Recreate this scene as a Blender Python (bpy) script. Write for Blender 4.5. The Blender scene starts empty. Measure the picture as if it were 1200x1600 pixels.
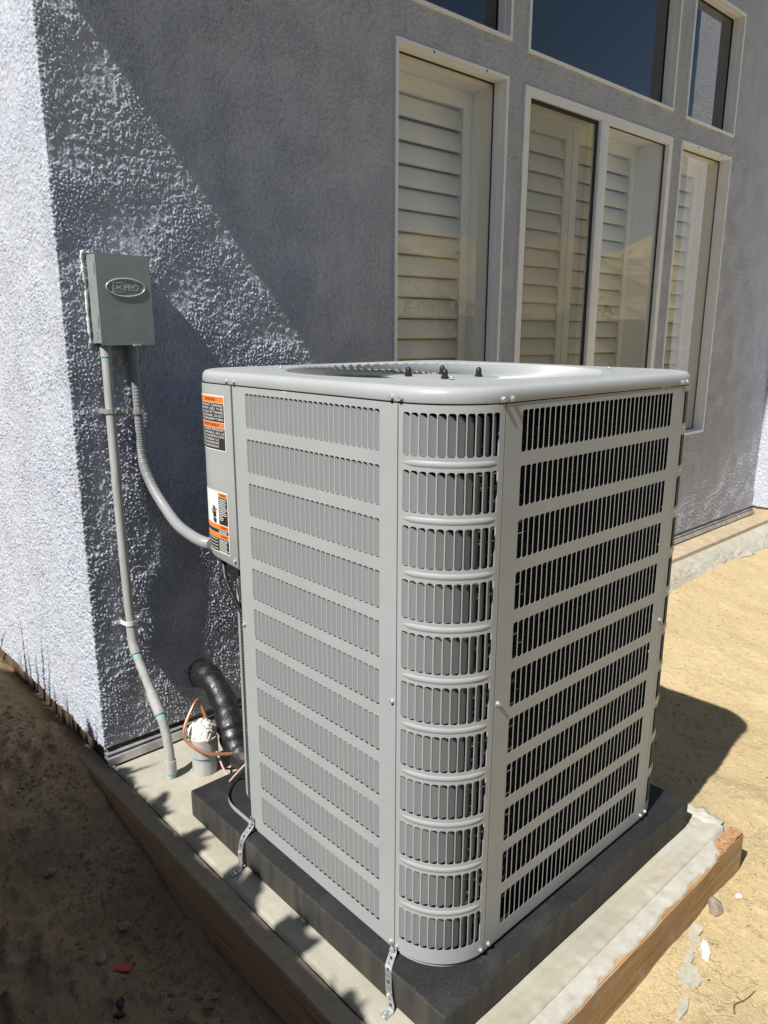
import bpy, bmesh, math, random
import numpy as np
from mathutils import Vector, Matrix
random.seed(7); rng = np.random.default_rng(11)
SC = bpy.context.scene
COL = SC.collection
# ------------------------------------------------------------------ camera
cam = bpy.data.cameras.new('camera'); camo = bpy.data.objects.new('camera', cam); COL.objects.link(camo); SC.camera = camo
_p, _y, _r = -0.2397, 0.8245, 0.0022
_f = Vector((math.cos(_p)*math.cos(_y), math.cos(_p)*math.sin(_y), math.sin(_p)))
_ri = Vector((math.sin(_y), -math.cos(_y), 0)); _u = _ri.cross(_f)
_r2 = math.cos(_r)*_ri + math.sin(_r)*_u; _u2 = -math.sin(_r)*_ri + math.cos(_r)*_u
camo.matrix_world = Matrix(((_r2.x, _u2.x, -_f.x, -0.8861), (_r2.y, _u2.y, -_f.y, -0.7933), (_r2.z, _u2.z, -_f.z, 1.2397), (0, 0, 0, 1)))
cam.sensor_fit = 'VERTICAL'; cam.sensor_height = 24; cam.lens = 24*1163.62/1600
cam.clip_start = 0.02; cam.clip_end = 1500
# ------------------------------------------------------------------ light
SUN = Vector((-1, -0.15, 1.22)).normalized()
w = bpy.data.worlds.new('World'); SC.world = w; w.use_nodes = True
nt = w.node_tree; nt.nodes.clear()
sky = nt.nodes.new('ShaderNodeTexSky'); sky.sky_type = 'NISHITA'; sky.sun_disc = False
sky.sun_elevation = math.asin(SUN.z); sky.sun_rotation = math.atan2(SUN.x, SUN.y) % (2*math.pi)
sky.air_density = 1.0; sky.dust_density = 0.6; sky.ozone_density = 1.0
bg = nt.nodes.new('ShaderNodeBackground'); bg.inputs[1].default_value = 0.053
wo = nt.nodes.new('ShaderNodeOutputWorld')
nt.links.new(sky.outputs[0], bg.inputs[0]); nt.links.new(bg.outputs[0], wo.inputs[0])
sl = bpy.data.lights.new('sun', 'SUN'); sl.energy = 5.0; sl.angle = math.radians(0.53); sl.color = (1, .97, .92)
so = bpy.data.objects.new('sun', sl); COL.objects.link(so); so.rotation_euler = SUN.to_track_quat('Z', 'Y').to_euler(); so.location = SUN*20
SC.view_settings.view_transform = 'Standard'; SC.view_settings.look = 'None'
SC.view_settings.exposure = 0.48; SC.view_settings.gamma = 1; SC.view_settings.use_curve_mapping = False

# ------------------------------------------------------------------ dimensions
W = 0.90; WY = 0.885; R = 0.13; HS = 1.12       # cabinet width, depth, corner radius, height of panels
DW = 1.322; XC = -0.113; XR = 4.82; ZB = -0.03   # house wall plane, its left corner, its inner right corner, stucco bottom
SLAB = -0.092; BORD = 0.0

# ------------------------------------------------------------------ material helpers
def mat(name, col=(.5, .5, .5), rough=.6, metal=0, spec=.5):
    m = bpy.data.materials.new(name); m.use_nodes = True
    b = m.node_tree.nodes['Principled BSDF']
    b.inputs['Base Color'].default_value = (*col, 1); b.inputs['Roughness'].default_value = rough
    b.inputs['Metallic'].default_value = metal; b.inputs['Specular IOR Level'].default_value = spec
    return m
def N(m, t, **k):
    n = m.node_tree.nodes.new(t)
    for a, v in k.items():
        if a.startswith('i_'): n.inputs[a[2:].replace('_', ' ')].default_value = v
        else: setattr(n, a, v)
    return n
def L(m, a, b): m.node_tree.links.new(a, b)
def coords(m, scale=(1, 1, 1), rot=(0, 0, 0)):
    g = N(m, 'ShaderNodeNewGeometry'); mp = N(m, 'ShaderNodeMapping'); mp.inputs['Scale'].default_value = scale; mp.inputs['Rotation'].default_value = rot
    L(m, g.outputs['Position'], mp.inputs['Vector']); return mp.outputs['Vector']
def noise(m, vec, scale, detail=4, rough=.55):
    n = N(m, 'ShaderNodeTexNoise'); n.inputs['Scale'].default_value = scale; n.inputs['Detail'].default_value = detail; n.inputs['Roughness'].default_value = rough
    L(m, vec, n.inputs['Vector']); return n.outputs['Fac']
def ramp(m, fac, stops):
    r = N(m, 'ShaderNodeValToRGB'); e = r.color_ramp.elements
    while len(e) < len(stops): e.new(.5)
    for i, (p, c) in enumerate(stops): e[i].position = p; e[i].color = (*c, 1) if len(c) == 3 else c
    L(m, fac, r.inputs['Fac']); return r.outputs['Color']
def mix(m, fac, a, b, mode='MIX'):
    n = N(m, 'ShaderNodeMix', data_type='RGBA', blend_type=mode)
    if isinstance(fac, (int, float)): n.inputs['Factor'].default_value = fac
    else: L(m, fac, n.inputs['Factor'])
    for s, v in ((6, a), (7, b)):
        if isinstance(v, tuple): n.inputs[s].default_value = (*v, 1)
        else: L(m, v, n.inputs[s])
    return n.outputs[2]
def setc(m, out): L(m, out, m.node_tree.nodes['Principled BSDF'].inputs['Base Color'])
def setr(m, out): L(m, out, m.node_tree.nodes['Principled BSDF'].inputs['Roughness'])
def bump(m, h, dist=.002, strength=1, prev=None):
    b = N(m, 'ShaderNodeBump'); b.inputs['Distance'].default_value = dist; b.inputs['Strength'].default_value = strength
    L(m, h, b.inputs['Height'])
    if prev: L(m, prev, b.inputs['Normal'])
    L(m, b.outputs[0], m.node_tree.nodes['Principled BSDF'].inputs['Normal']); return b.outputs[0]

M = {}
def build_mats():
    g = (1, 1, 1)
    m = M['stucco'] = mat('stucco', rough=.85, spec=.25)
    v = coords(m)
    c = ramp(m, noise(m, v, 3.1, 5), [(.3, (.425, .455, .535)), (.7, (.495, .522, .600))])
    c = mix(m, ramp(m, noise(m, v, 190, 3), [(.35, (0, 0, 0)), (.75, g)]), c, (.56, .575, .63))
    vs = coords(m, (6, 6, .7)); c = mix(m, ramp(m, noise(m, vs, 2, 4), [(.5, (0, 0, 0)), (.75, (.5, .5, .5))]), c, (.42, .43, .47))
    setc(m, c); bump(m, noise(m, v, 420, 4, .65), .0014, .9, bump(m, ramp(m, noise(m, v, 75, 5, .6), [(.45, (0,)*3), (.54, (1,)*3)]), .0018, .8))
    m = M['paint'] = mat('cabinet_paint', (.36, .37, .365), .42, 0, .45)
    v = coords(m); vz = coords(m, (14, 14, 1.1)); pc_ = ramp(m, noise(m, v, 5, 4), [(.3, (.33, .348, .352)), (.7, (.365, .382, .386))]); pc_ = mix(m, ramp(m, noise(m, vz, 3, 6, .65), [(.48, (0,)*3), (.72, (.40,)*3)]), pc_, (.40, .385, .345)); pc_ = mix(m, ramp(m, noise(m, v, 240, 2, .5), [(.70, (0,)*3), (.76, (.5,)*3)]), pc_, (.24, .225, .20)); setc(m, pc_)
    setr(m, ramp(m, noise(m, v, 14, 4), [(.3, (.36,)*3), (.7, (.50,)*3)])); bump(m, noise(m, v, 900, 2), .0002, .25)
    m = M['paint_shaded'] = mat('shaded_louver_paint', (.27, .282, .283), .45)  # cabinet paint with the shade on the louvers put into its colour
    m = M['coil'] = mat('coil_fins', (.16, .155, .145), .7, 0)
    v = coords(m); wv = N(m, 'ShaderNodeTexWave', wave_type='BANDS', bands_direction='Z'); wv.inputs['Scale'].default_value = 55; wv.inputs['Distortion'].default_value = .6; L(m, v, wv.inputs['Vector'])
    setc(m, mix(m, noise(m, v, 40, 4), (.012, .012, .012), ramp(m, wv.outputs['Fac'], [(.35, (.012, .012, .012)), (.75, (.17, .165, .15))])))
    bump(m, wv.outputs['Fac'], .003)
    m = M['black'] = mat('dark_interior', (.012, .012, .013), .8)
    m = M['zinc'] = mat('zinc_steel', (.62, .64, .65), .3, .6)
    v = coords(m); setc(m, ramp(m, noise(m, v, 160, 3), [(.35, (.45, .47, .48)), (.7, (.74, .75, .75))])); setr(m, ramp(m, noise(m, v, 90, 2), [(.3, (.2,)*3), (.7, (.45,)*3)]))
    m = M['strapmetal'] = mat('galvanised_strap', (.5, .52, .53), .42, .7)
    v = coords(m); setc(m, ramp(m, noise(m, v, 120, 3), [(.3, (.40, .42, .43)), (.7, (.6, .61, .61))]))
    m = M['ebox'] = mat('enclosure_steel', (.20, .23, .225), .42, .15)
    v = coords(m); setc(m, ramp(m, noise(m, v, 18, 4), [(.3, (.25, .28, .28)), (.7, (.31, .34, .335))])); bump(m, noise(m, v, 500, 2), .0002, .2)
    m = M['embossed'] = mat('embossed_steel', (.6, .63, .62), .22, .4)
    m = M['pvc'] = mat('grey_conduit', (.40, .405, .40), .45)
    v = coords(m, (1, 1, .15)); setc(m, mix(m, ramp(m, noise(m, v, 60, 4), [(.4, (0,)*3), (.8, g)]), (.44, .445, .44), (.30, .29, .26)))
    m = M['primer'] = mat('teal_primer', (.22, .48, .47), .5)
    v = coords(m); setc(m, mix(m, noise(m, v, 90, 3), (.16, .42, .42), (.40, .52, .50)))
    m = M['flex'] = mat('liquid_tight', (.27, .28, .285), .4)
    m = M['insul'] = mat('black_wrap', (.012, .012, .013), .27, 0, .6)
    v = coords(m); bump(m, noise(m, v, 34, 4), .006, .8); setr(m, ramp(m, noise(m, v, 60, 3), [(.35, (.36,)*3), (.7, (.62,)*3)]))
    m = M['copper'] = mat('copper_wire', (.75, .36, .22), .35, .75)
    m = M['pinkwire'] = mat('pink_wire', (.55, .36, .33), .5)
    m = M['foam'] = mat('white_foam', (.78, .76, .68), .9); v = coords(m); bump(m, noise(m, v, 130, 5), .006); setc(m, ramp(m, noise(m, v, 60, 3), [(.3, (.7, .66, .52)), (.6, (.82, .80, .74))]))
    m = M['pad'] = mat('black_pad', rough=.7, spec=.35)
    v = coords(m); c = ramp(m, noise(m, v, 6, 5), [(.3, (.010, .010, .011)), (.75, (.020, .020, .022))])
    c = mix(m, ramp(m, noise(m, v, 420, 2), [(.62, (0,)*3), (.72, (.8,)*3)]), c, (.12, .12, .12))
    vs = coords(m, (5, 5, .5))
    gn = N(m, 'ShaderNodeNewGeometry'); sp = N(m, 'ShaderNodeSeparateXYZ'); L(m, gn.outputs['Normal'], sp.inputs[0])
    side = ramp(m, sp.outputs['Z'], [(.5, (1,)*3), (.8, (0,)*3)])
    st = mix(m, ramp(m, noise(m, vs, 6, 5), [(.40, (0,)*3), (.75, (1,)*3)]), (.035, .034, .030), (.07, .066, .054))
    c = mix(m, side, c, st)
    c = mix(m, ramp(m, noise(m, v, 11, 6, .7), [(.52, (0,)*3), (.78, (.2,)*3)]), c, (.14, .125, .10))
    setc(m, c); bump(m, noise(m, v, 700, 2), .0008, .7)
    m = M['concrete'] = mat('concrete', rough=.9, spec=.25)
    v = coords(m); c = ramp(m, noise(m, v, 7, 6, .62), [(.3, (.33, .31, .245)), (.55, (.405, .385, .315)), (.8, (.47, .455, .39))])
    c = mix(m, ramp(m, noise(m, v, 150, 4, .7), [(.4, (0,)*3), (.8, (.6,)*3)]), c, (.36, .33, .27))
    c = mix(m, ramp(m, noise(m, v, 2.2, 4), [(.5, (0,)*3), (.7, (.5,)*3)]), c, (.42, .36, .25))
    setc(m, c); bump(m, noise(m, v, 260, 5, .7), .0018, .8)
    m = M['concrete_dry'] = mat('dry_cement', rough=.95, spec=.2)
    v = coords(m); c = ramp(m, noise(m, v, 30, 6, .7), [(.3, (.37, .35, .29)), (.7, (.50, .485, .43))])
    setc(m, c); bump(m, noise(m, v, 180, 6, .75), .002, .7)
    m = M['chip'] = mat('cement_chip', rough=.9, spec=.2); v = coords(m); setc(m, ramp(m, noise(m, v, 80, 4), [(.3, (.33, .31, .24)), (.7, (.45, .43, .35))])); bump(m, noise(m, v, 300, 3), .001)
    m = M['white_chip'] = mat('plaster_chip', (.75, .74, .70), .8)
    m = M['wood'] = mat('form_lumber', rough=.8, spec=.25)
    v = coords(m, (1, 1, 22)); wn = noise(m, v, 3.2, 8, .62)
    c = ramp(m, wn, [(.25, (.26, .145, .065)), (.5, (.42, .255, .125)), (.75, (.52, .34, .18))])
    v2 = coords(m); c = mix(m, ramp(m, noise(m, v2, 22, 6, .7), [(.52, (0,)*3), (.66, (.75,)*3)]), c, (.40, .35, .26))
    setc(m, c); bump(m, wn, .003, .8, bump(m, noise(m, v2, 170, 5, .7), .003, .6))
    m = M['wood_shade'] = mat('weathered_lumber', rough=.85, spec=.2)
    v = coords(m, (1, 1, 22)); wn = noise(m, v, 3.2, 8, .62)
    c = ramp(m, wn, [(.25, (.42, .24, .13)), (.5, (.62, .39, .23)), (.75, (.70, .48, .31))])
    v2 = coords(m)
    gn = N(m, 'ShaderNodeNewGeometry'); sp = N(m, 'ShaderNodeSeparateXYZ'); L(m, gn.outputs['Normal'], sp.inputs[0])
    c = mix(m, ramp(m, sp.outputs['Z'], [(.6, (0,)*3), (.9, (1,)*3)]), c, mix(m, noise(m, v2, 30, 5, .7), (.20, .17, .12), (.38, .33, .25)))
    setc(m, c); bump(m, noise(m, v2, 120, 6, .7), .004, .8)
    m = M['wood_end'] = mat('torn_wood', rough=.8, spec=.2)
    v = coords(m, (1, 1, 5)); setc(m, ramp(m, noise(m, v, 60, 5, .7), [(.3, (.28, .14, .06)), (.6, (.48, .29, .15)), (.8, (.60, .45, .29))])); bump(m, noise(m, v, 90, 5), .006)
    m = M['sand'] = mat('sandy_ground', rough=.95, spec=.15)
    v = coords(m); n1 = noise(m, v, 2.3, 6, .6)
    sandc = ramp(m, n1, [(.3, (.41, .315, .165)), (.55, (.48, .375, .205)), (.8, (.55, .44, .27))])
    sandc = mix(m, ramp(m, noise(m, v, 160, 4, .7), [(.35, (0,)*3), (.8, (.55,)*3)]), sandc, (.70, .56, .36))
    sandc = mix(m, ramp(m, noise(m, v, 55, 3, .6), [(.58, (0,)*3), (.70, (.7,)*3)]), sandc, (.33, .23, .11))
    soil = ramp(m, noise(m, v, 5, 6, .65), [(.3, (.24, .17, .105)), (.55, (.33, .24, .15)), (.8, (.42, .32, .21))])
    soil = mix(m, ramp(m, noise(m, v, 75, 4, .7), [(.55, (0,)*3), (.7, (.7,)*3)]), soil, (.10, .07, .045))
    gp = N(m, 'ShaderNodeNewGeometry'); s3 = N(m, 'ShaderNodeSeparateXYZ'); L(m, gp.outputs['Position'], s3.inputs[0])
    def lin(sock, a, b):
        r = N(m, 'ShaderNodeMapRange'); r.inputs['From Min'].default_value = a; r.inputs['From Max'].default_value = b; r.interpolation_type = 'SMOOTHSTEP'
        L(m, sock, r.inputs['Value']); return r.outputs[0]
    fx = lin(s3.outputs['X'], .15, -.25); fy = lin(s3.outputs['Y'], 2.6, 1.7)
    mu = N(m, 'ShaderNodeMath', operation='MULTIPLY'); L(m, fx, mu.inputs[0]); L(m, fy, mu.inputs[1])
    gcol = ramp(m, noise(m, v, 3, 6, .7), [(.3, (.035, .055, .018)), (.6, (.07, .085, .03)), (.8, (.16, .13, .07))])  # unseen ground behind the camera made dark green to cut sand bounce
    fg = lin(s3.outputs['Y'], -3.5, -5.0)
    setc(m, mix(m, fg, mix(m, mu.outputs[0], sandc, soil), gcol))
    wp = N(m, 'ShaderNodeTexNoise'); wp.inputs['Scale'].default_value = 9; wp.inputs['Detail'].default_value = 4; L(m, v, wp.inputs['Vector'])
    va = N(m, 'ShaderNodeVectorMath', operation='MULTIPLY_ADD'); va.inputs[1].default_value = (.16, .16, .16); L(m, wp.outputs['Color'], va.inputs[0]); L(m, v, va.inputs[2])
    vo = N(m, 'ShaderNodeTexVoronoi', feature='DISTANCE_TO_EDGE'); vo.inputs['Scale'].default_value = 13; L(m, va.outputs[0], vo.inputs['Vector'])
    crack = ramp(m, vo.outputs['Distance'], [(.0, (0,)*3), (.05, (1,)*3)])
    crack = mix(m, ramp(m, noise(m, v, 3.7, 4, .6), [(.50, (0,)*3), (.60, (1,)*3)]), (1, 1, 1), crack)
    b1 = bump(m, crack, .004, .55)
    b2 = bump(m, ramp(m, noise(m, v, 85, 5, .7), [(.5, (0,)*3), (.72, (1,)*3)]), .0022, .5, b1)
    bump(m, noise(m, v, 300, 5, .75), .0022, .7, bump(m, noise(m, v, 22, 6, .72), .016, .6, b2))
    m = M['vinyl'] = mat('white_frame', (.72, .73, .76), .45); v = coords(m); setc(m, ramp(m, noise(m, v, 9, 4), [(.3, (.78, .79, .81)), (.7, (.84, .85, .86))]))
    m = M['gasket'] = mat('dark_gasket', (.015, .015, .017), .6)
    m = M['shutter'] = mat('shutter_paint', (.70, .68, .60), .5)
    v = coords(m); setc(m, ramp(m, noise(m, v, 4, 3), [(.3, (.78, .77, .70)), (.7, (.84, .83, .76))]))
    m = M['drywall'] = mat('reveal_paint', (.84, .825, .77), .8)
    m = M['room'] = mat('dark_room', (.10, .11, .12), .9)
    m = M['screen'] = bpy.data.materials.new('insect_screen'); m.use_nodes = True; t = m.node_tree; t.nodes.remove(t.nodes['Principled BSDF'])
    d = N(m, 'ShaderNodeBsdfDiffuse'); d.inputs[0].default_value = (.30, .29, .25, 1); tr = N(m, 'ShaderNodeBsdfTransparent'); x = N(m, 'ShaderNodeMixShader'); x.inputs[0].default_value = .30
    L(m, tr.outputs[0], x.inputs[1]); L(m, d.outputs[0], x.inputs[2]); L(m, x.outputs[0], t.nodes['Material Output'].inputs[0])
    for nm, tint, r0 in (('glass', (1, 1, .985), .11), ('glass_dark', (.10, .15, .17), .17)):
        m = M[nm] = bpy.data.materials.new('window_'+nm); m.use_nodes = True; t = m.node_tree; t.nodes.remove(t.nodes['Principled BSDF'])
        gl = N(m, 'ShaderNodeBsdfGlossy'); gl.inputs['Roughness'].default_value = .006; tr = N(m, 'ShaderNodeBsdfTransparent'); tr.inputs[0].default_value = (*tint, 1)
        lw = N(m, 'ShaderNodeLayerWeight'); lw.inputs[0].default_value = .5; pw = N(m, 'ShaderNodeMath', operation='POWER'); pw.inputs[1].default_value = 3.3; L(m, lw.outputs['Facing'], pw.inputs[0]); fr = N(m, 'ShaderNodeMath', operation='MULTIPLY_ADD'); fr.inputs[1].default_value = 1-r0; fr.inputs[2].default_value = r0; L(m, pw.outputs[0], fr.inputs[0]); x = N(m, 'ShaderNodeMixShader')
        L(m, fr.outputs[0], x.inputs[0]); L(m, tr.outputs[0], x.inputs[1]); L(m, gl.outputs[0], x.inputs[2]); L(m, x.outputs[0], t.nodes['Material Output'].inputs[0])
        bp = N(m, 'ShaderNodeBump'); bp.inputs['Distance'].default_value = .0006; bp.inputs['Strength'].default_value = .25
        v = coords(m); L(m, noise(m, v, 5, 2), bp.inputs['Height']); L(m, bp.outputs[0], gl.inputs['Normal'])
    M['orange'] = mat('label_orange', (.85, .20, .02), .5); M['lblack'] = mat('label_black', (.012, .012, .012), .45); M['lwhite'] = mat('label_white', (.78, .78, .76), .5)
    M['redtag'] = mat('red_plastic', (.45, .04, .05), .5); M['orange_p'] = mat('orange_plastic', (.85, .16, .06), .5)
    m = M['blk_wall'] = mat('block_wall', (.42, .34, .25), .9); v = coords(m); setc(m, ramp(m, noise(m, v, 3, 5), [(.3, (.36, .29, .20)), (.7, (.48, .40, .30))])); bump(m, noise(m, v, 40, 4), .01)
    m = M['hill'] = mat('dry_hill', rough=1, spec=.1); v = coords(m); setc(m, ramp(m, noise(m, v, .22, 8, .7), [(.35, (.18, .16, .09)), (.55, (.42, .34, .20)), (.75, (.55, .44, .27))]))
    m = M['fence'] = mat('fence_wood', rough=.85); v = coords(m, (1, 12, 1)); setc(m, ramp(m, noise(m, v, 2, 6), [(.3, (.30, .21, .14)), (.7, (.44, .33, .23))]))
    m = M['roof'] = mat('soffit_stucco', (.42, .42, .44), .9); M['tile'] = mat('roof_tile', (.30, .17, .11), .85)
    m = M['leaf'] = mat('flax_leaf', rough=.5); v = coords(m); setc(m, ramp(m, noise(m, v, 14, 3), [(.35, (.16, .025, .02)), (.65, (.07, .06, .03))]))
    m = M['gleaf'] = mat('green_leaf', rough=.55); v = coords(m); setc(m, ramp(m, noise(m, v, 8, 3), [(.35, (.03, .06, .018)), (.65, (.08, .12, .035))]))
    M['bark'] = mat('bark', (.12, .08, .05), .9); M['twig'] = mat('twig', (.20, .09, .05), .9)
    m = M['stone'] = mat('pebble', rough=.9); v = coords(m); setc(m, ramp(m, noise(m, v, 60, 4), [(.3, (.18, .15, .11)), (.7, (.34, .29, .22))]))
    m = M['foundation'] = mat('foundation', rough=.9); v = coords(m); setc(m, ramp(m, noise(m, v, 12, 6), [(.3, (.36, .28, .17)), (.7, (.50, .41, .28))])); bump(m, noise(m, v, 120, 5), .003)
    m = M['dark_foundation'] = mat('dark_foundation', rough=.95, spec=.1); v = coords(m); setc(m, ramp(m, noise(m, v, 12, 6), [(.3, (.07, .05, .035)), (.7, (.17, .125, .085))])); bump(m, noise(m, v, 120, 5), .003)  # darker foundation tone for the left corner and left wall
    m = M['screed'] = mat('galvanised_screed', (.42, .43, .44), .4, .6)
    v = coords(m); setc(m, ramp(m, noise(m, v, 14, 5, .7), [(.35, (.34, .34, .34)), (.65, (.62, .63, .64))]))
    M['whiteplastic'] = mat('white_plastic', (.68, .68, .67), .5); M['caulk'] = mat('white_caulk', (.75, .76, .74), .7)
    bumpn = M['caulk']; v = coords(bumpn); bump(bumpn, noise(bumpn, v, 120, 3), .003)
build_mats()

# ------------------------------------------------------------------ object helpers
def fin(o, parent=None):
    COL.objects.link(o)
    if parent is not None: o.parent = parent
    return o
def mesh(name, verts, faces, m, parent=None, smooth=False, mats=None, fmat=None):
    me = bpy.data.meshes.new(name); me.from_pydata([tuple(v) for v in verts], [], faces)
    for mm in (mats or [m]): me.materials.append(mm)
    if fmat: me.polygons.foreach_set('material_index', fmat)
    if smooth: me.polygons.foreach_set('use_smooth', [True]*len(faces))
    me.update(); return fin(bpy.data.objects.new(name, me), parent)
def grid_mesh(name, P, m, keep=None, parent=None, smooth=True):
    """P: (nr, nc, 3) array"""
    nr, nc = P.shape[:2]; idx = np.arange(nr*nc).reshape(nr, nc)
    q = np.stack([idx[:-1, :-1], idx[:-1, 1:], idx[1:, 1:], idx[1:, :-1]], -1).reshape(-1, 4)
    if keep is not None: q = q[keep.reshape(-1)]
    me = bpy.data.meshes.new(name); me.vertices.add(nr*nc); me.vertices.foreach_set('co', P.reshape(-1).astype(np.float32))
    me.loops.add(q.size); me.loops.foreach_set('vertex_index', q.reshape(-1).astype(np.int32))
    me.polygons.add(len(q)); me.polygons.foreach_set('loop_start', (np.arange(len(q))*4).astype(np.int32))
    me.polygons.foreach_set('loop_total', np.full(len(q), 4, np.int32)) if bpy.app.version < (4, 0) else None
    me.polygons.foreach_set('use_smooth', np.full(len(q), smooth))
    me.materials.append(m); me.update(calc_edges=True); me.validate()
    return fin(bpy.data.objects.new(name, me), parent)
def thing(name, label, cat, loc=(0, 0, 0), group=None):
    o = bpy.data.objects.new(name, None); o.location = loc; o.empty_display_size = .05; COL.objects.link(o); return tag(o, label, cat, group)
def tag(o, label, cat, group=None, kind=None):
    if label: o['label'] = label
    if cat: o['category'] = cat
    if group: o['group'] = group
    if kind: o['kind'] = kind
    return o
def adopt(parent, *objs):
    """parent world-placed objects under an Empty that has only a location"""
    for o in objs:
        o.parent = parent; o.matrix_parent_inverse = Matrix.Translation(-Vector(parent.location))
def boxvf(x0, x1, y0, y1, z0, z1):
    v = [(x, y, z) for z in (z0, z1) for y in (y0, y1) for x in (x0, x1)]
    f = [(0, 2, 3, 1), (4, 5, 7, 6), (0, 1, 5, 4), (2, 6, 7, 3), (0, 4, 6, 2), (1, 3, 7, 5)]
    return v, f
def join(parts):
    V, F = [], []
    for v, f in parts:
        o = len(V); V += list(v); F += [tuple(i+o for i in q) for q in f]
    return V, F
def box(name, b, m, parent=None, bevel=0, seg=2):
    v, f = boxvf(*b); o = mesh(name, v, f, m, parent)
    if bevel:
        bm = bmesh.new(); bm.from_mesh(o.data); bmesh.ops.bevel(bm, geom=bm.edges[:], offset=bevel, segments=seg, affect='EDGES', profile=.5)
        bm.to_mesh(o.data); bm.free(); o.data.polygons.foreach_set('use_smooth', [True]*len(o.data.polygons))
        o.data.set_sharp_from_angle(angle=math.radians(35))
    return o
def smoothpath(pts, n=10):
    """Catmull-Rom through points"""
    P = [Vector(p) for p in pts]; P = [P[0]*2-P[1]] + P + [P[-1]*2-P[-2]]; out = []
    for i in range(1, len(P)-2):
        for k in range(n):
            t = k/n; a, b, c, d = P[i-1:i+3]
            out.append(.5*((2*b)+(c-a)*t+(2*a-5*b+4*c-d)*t*t+(3*b-a-3*c+d)*t**3))
    out.append(P[-2]); return out
def tubevf(path, rad, seg=14, caps=True):
    V, F = [], []; n = len(path); up = None
    for i, p in enumerate(path):
        p = Vector(p); t = (Vector(path[min(i+1, n-1)])-Vector(path[max(i-1, 0)])).normalized()
        if up is None: up = Vector((1, 0, 0)) if abs(t.x) < .8 else Vector((0, 1, 0))
        a = (up - t*up.dot(t)).normalized(); up = a; b = t.cross(a)
        r = rad(i/(n-1), i) if callable(rad) else rad
        for k in range(seg):
            an = 2*math.pi*k/seg; V.append(p+(a*math.cos(an)+b*math.sin(an))*r)
    for i in range(n-1):
        for k in range(seg):
            k2 = (k+1) % seg; F.append((i*seg+k, i*seg+k2, (i+1)*seg+k2, (i+1)*seg+k))
    if caps: F.append(tuple(range(seg-1, -1, -1))); F.append(tuple((n-1)*seg+k for k in range(seg)))
    return V, F
def tube(name, path, rad, m, parent=None, seg=14):
    v, f = tubevf(path, rad, seg); o = mesh(name, v, f, m, parent, True); o.data.set_sharp_from_angle(angle=math.radians(50)); return o
def lathe(name, prof, m, loc, parent=None, seg=20, axis=None):
    """prof: list of (r, h) along +Z local, optional axis direction"""
    V, F = [], []
    for r, h in prof:
        for k in range(seg): a = 2*math.pi*k/seg; V.append(Vector((r*math.cos(a), r*math.sin(a), h)))
    for i in range(len(prof)-1):
        for k in range(seg): k2 = (k+1) % seg; F.append((i*seg+k, i*seg+k2, (i+1)*seg+k2, (i+1)*seg+k))
    F.append(tuple((len(prof)-1)*seg+k for k in range(seg)))
    F.append(tuple(range(seg-1, -1, -1)))
    Q = Vector(axis).to_track_quat('Z', 'Y').to_matrix() if axis else Matrix.Identity(3)
    V = [Q @ v + Vector(loc) for v in V]
    o = mesh(name, V, F, m, parent, True); o.data.set_sharp_from_angle(angle=math.radians(40)); return o
def spectral(n, px, lo, hi, seed):
    """tileable band-limited noise, n x n, px metres per pixel, wavelengths lo..hi, unit std"""
    r = np.random.default_rng(seed); f = np.fft.rfft2(r.standard_normal((n, n)))
    ky = np.fft.fftfreq(n, px)[:, None]; kx = np.fft.rfftfreq(n, px)[None]; k = np.sqrt(kx**2+ky**2)+1e-9
    wl = 1/k; g = np.exp(-((np.log(wl)-math.log(math.sqrt(lo*hi)))/(.5*math.log(hi/lo)))**2)
    a = np.fft.irfft2(f*g*wl, (n, n)); return (a-a.mean())/a.std()
def sample(T, px, U, V):
    n = T.shape[0]; x = (U/px) % n; y = (V/px) % n; i = np.floor(x).astype(int); j = np.floor(y).astype(int); fx = x-i; fy = y-j
    i %= n; j %= n; i2 = (i+1) % n; j2 = (j+1) % n
    return T[j, i]*(1-fx)*(1-fy)+T[j, i2]*fx*(1-fy)+T[j2, i]*(1-fx)*fy+T[j2, i2]*fx*fy
def sstep(x, a, b): t = np.clip((x-a)/(b-a), 0, 1); return t*t*(3-2*t)
def lines(*seg):
    """seg: (start, end, step) joined"""
    out = [seg[0][0]]
    for a, b, s in seg: n = max(1, int(round(abs(b-a)/s))); out += list(np.linspace(a, b, n+1)[1:])
    return np.array(out)

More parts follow.
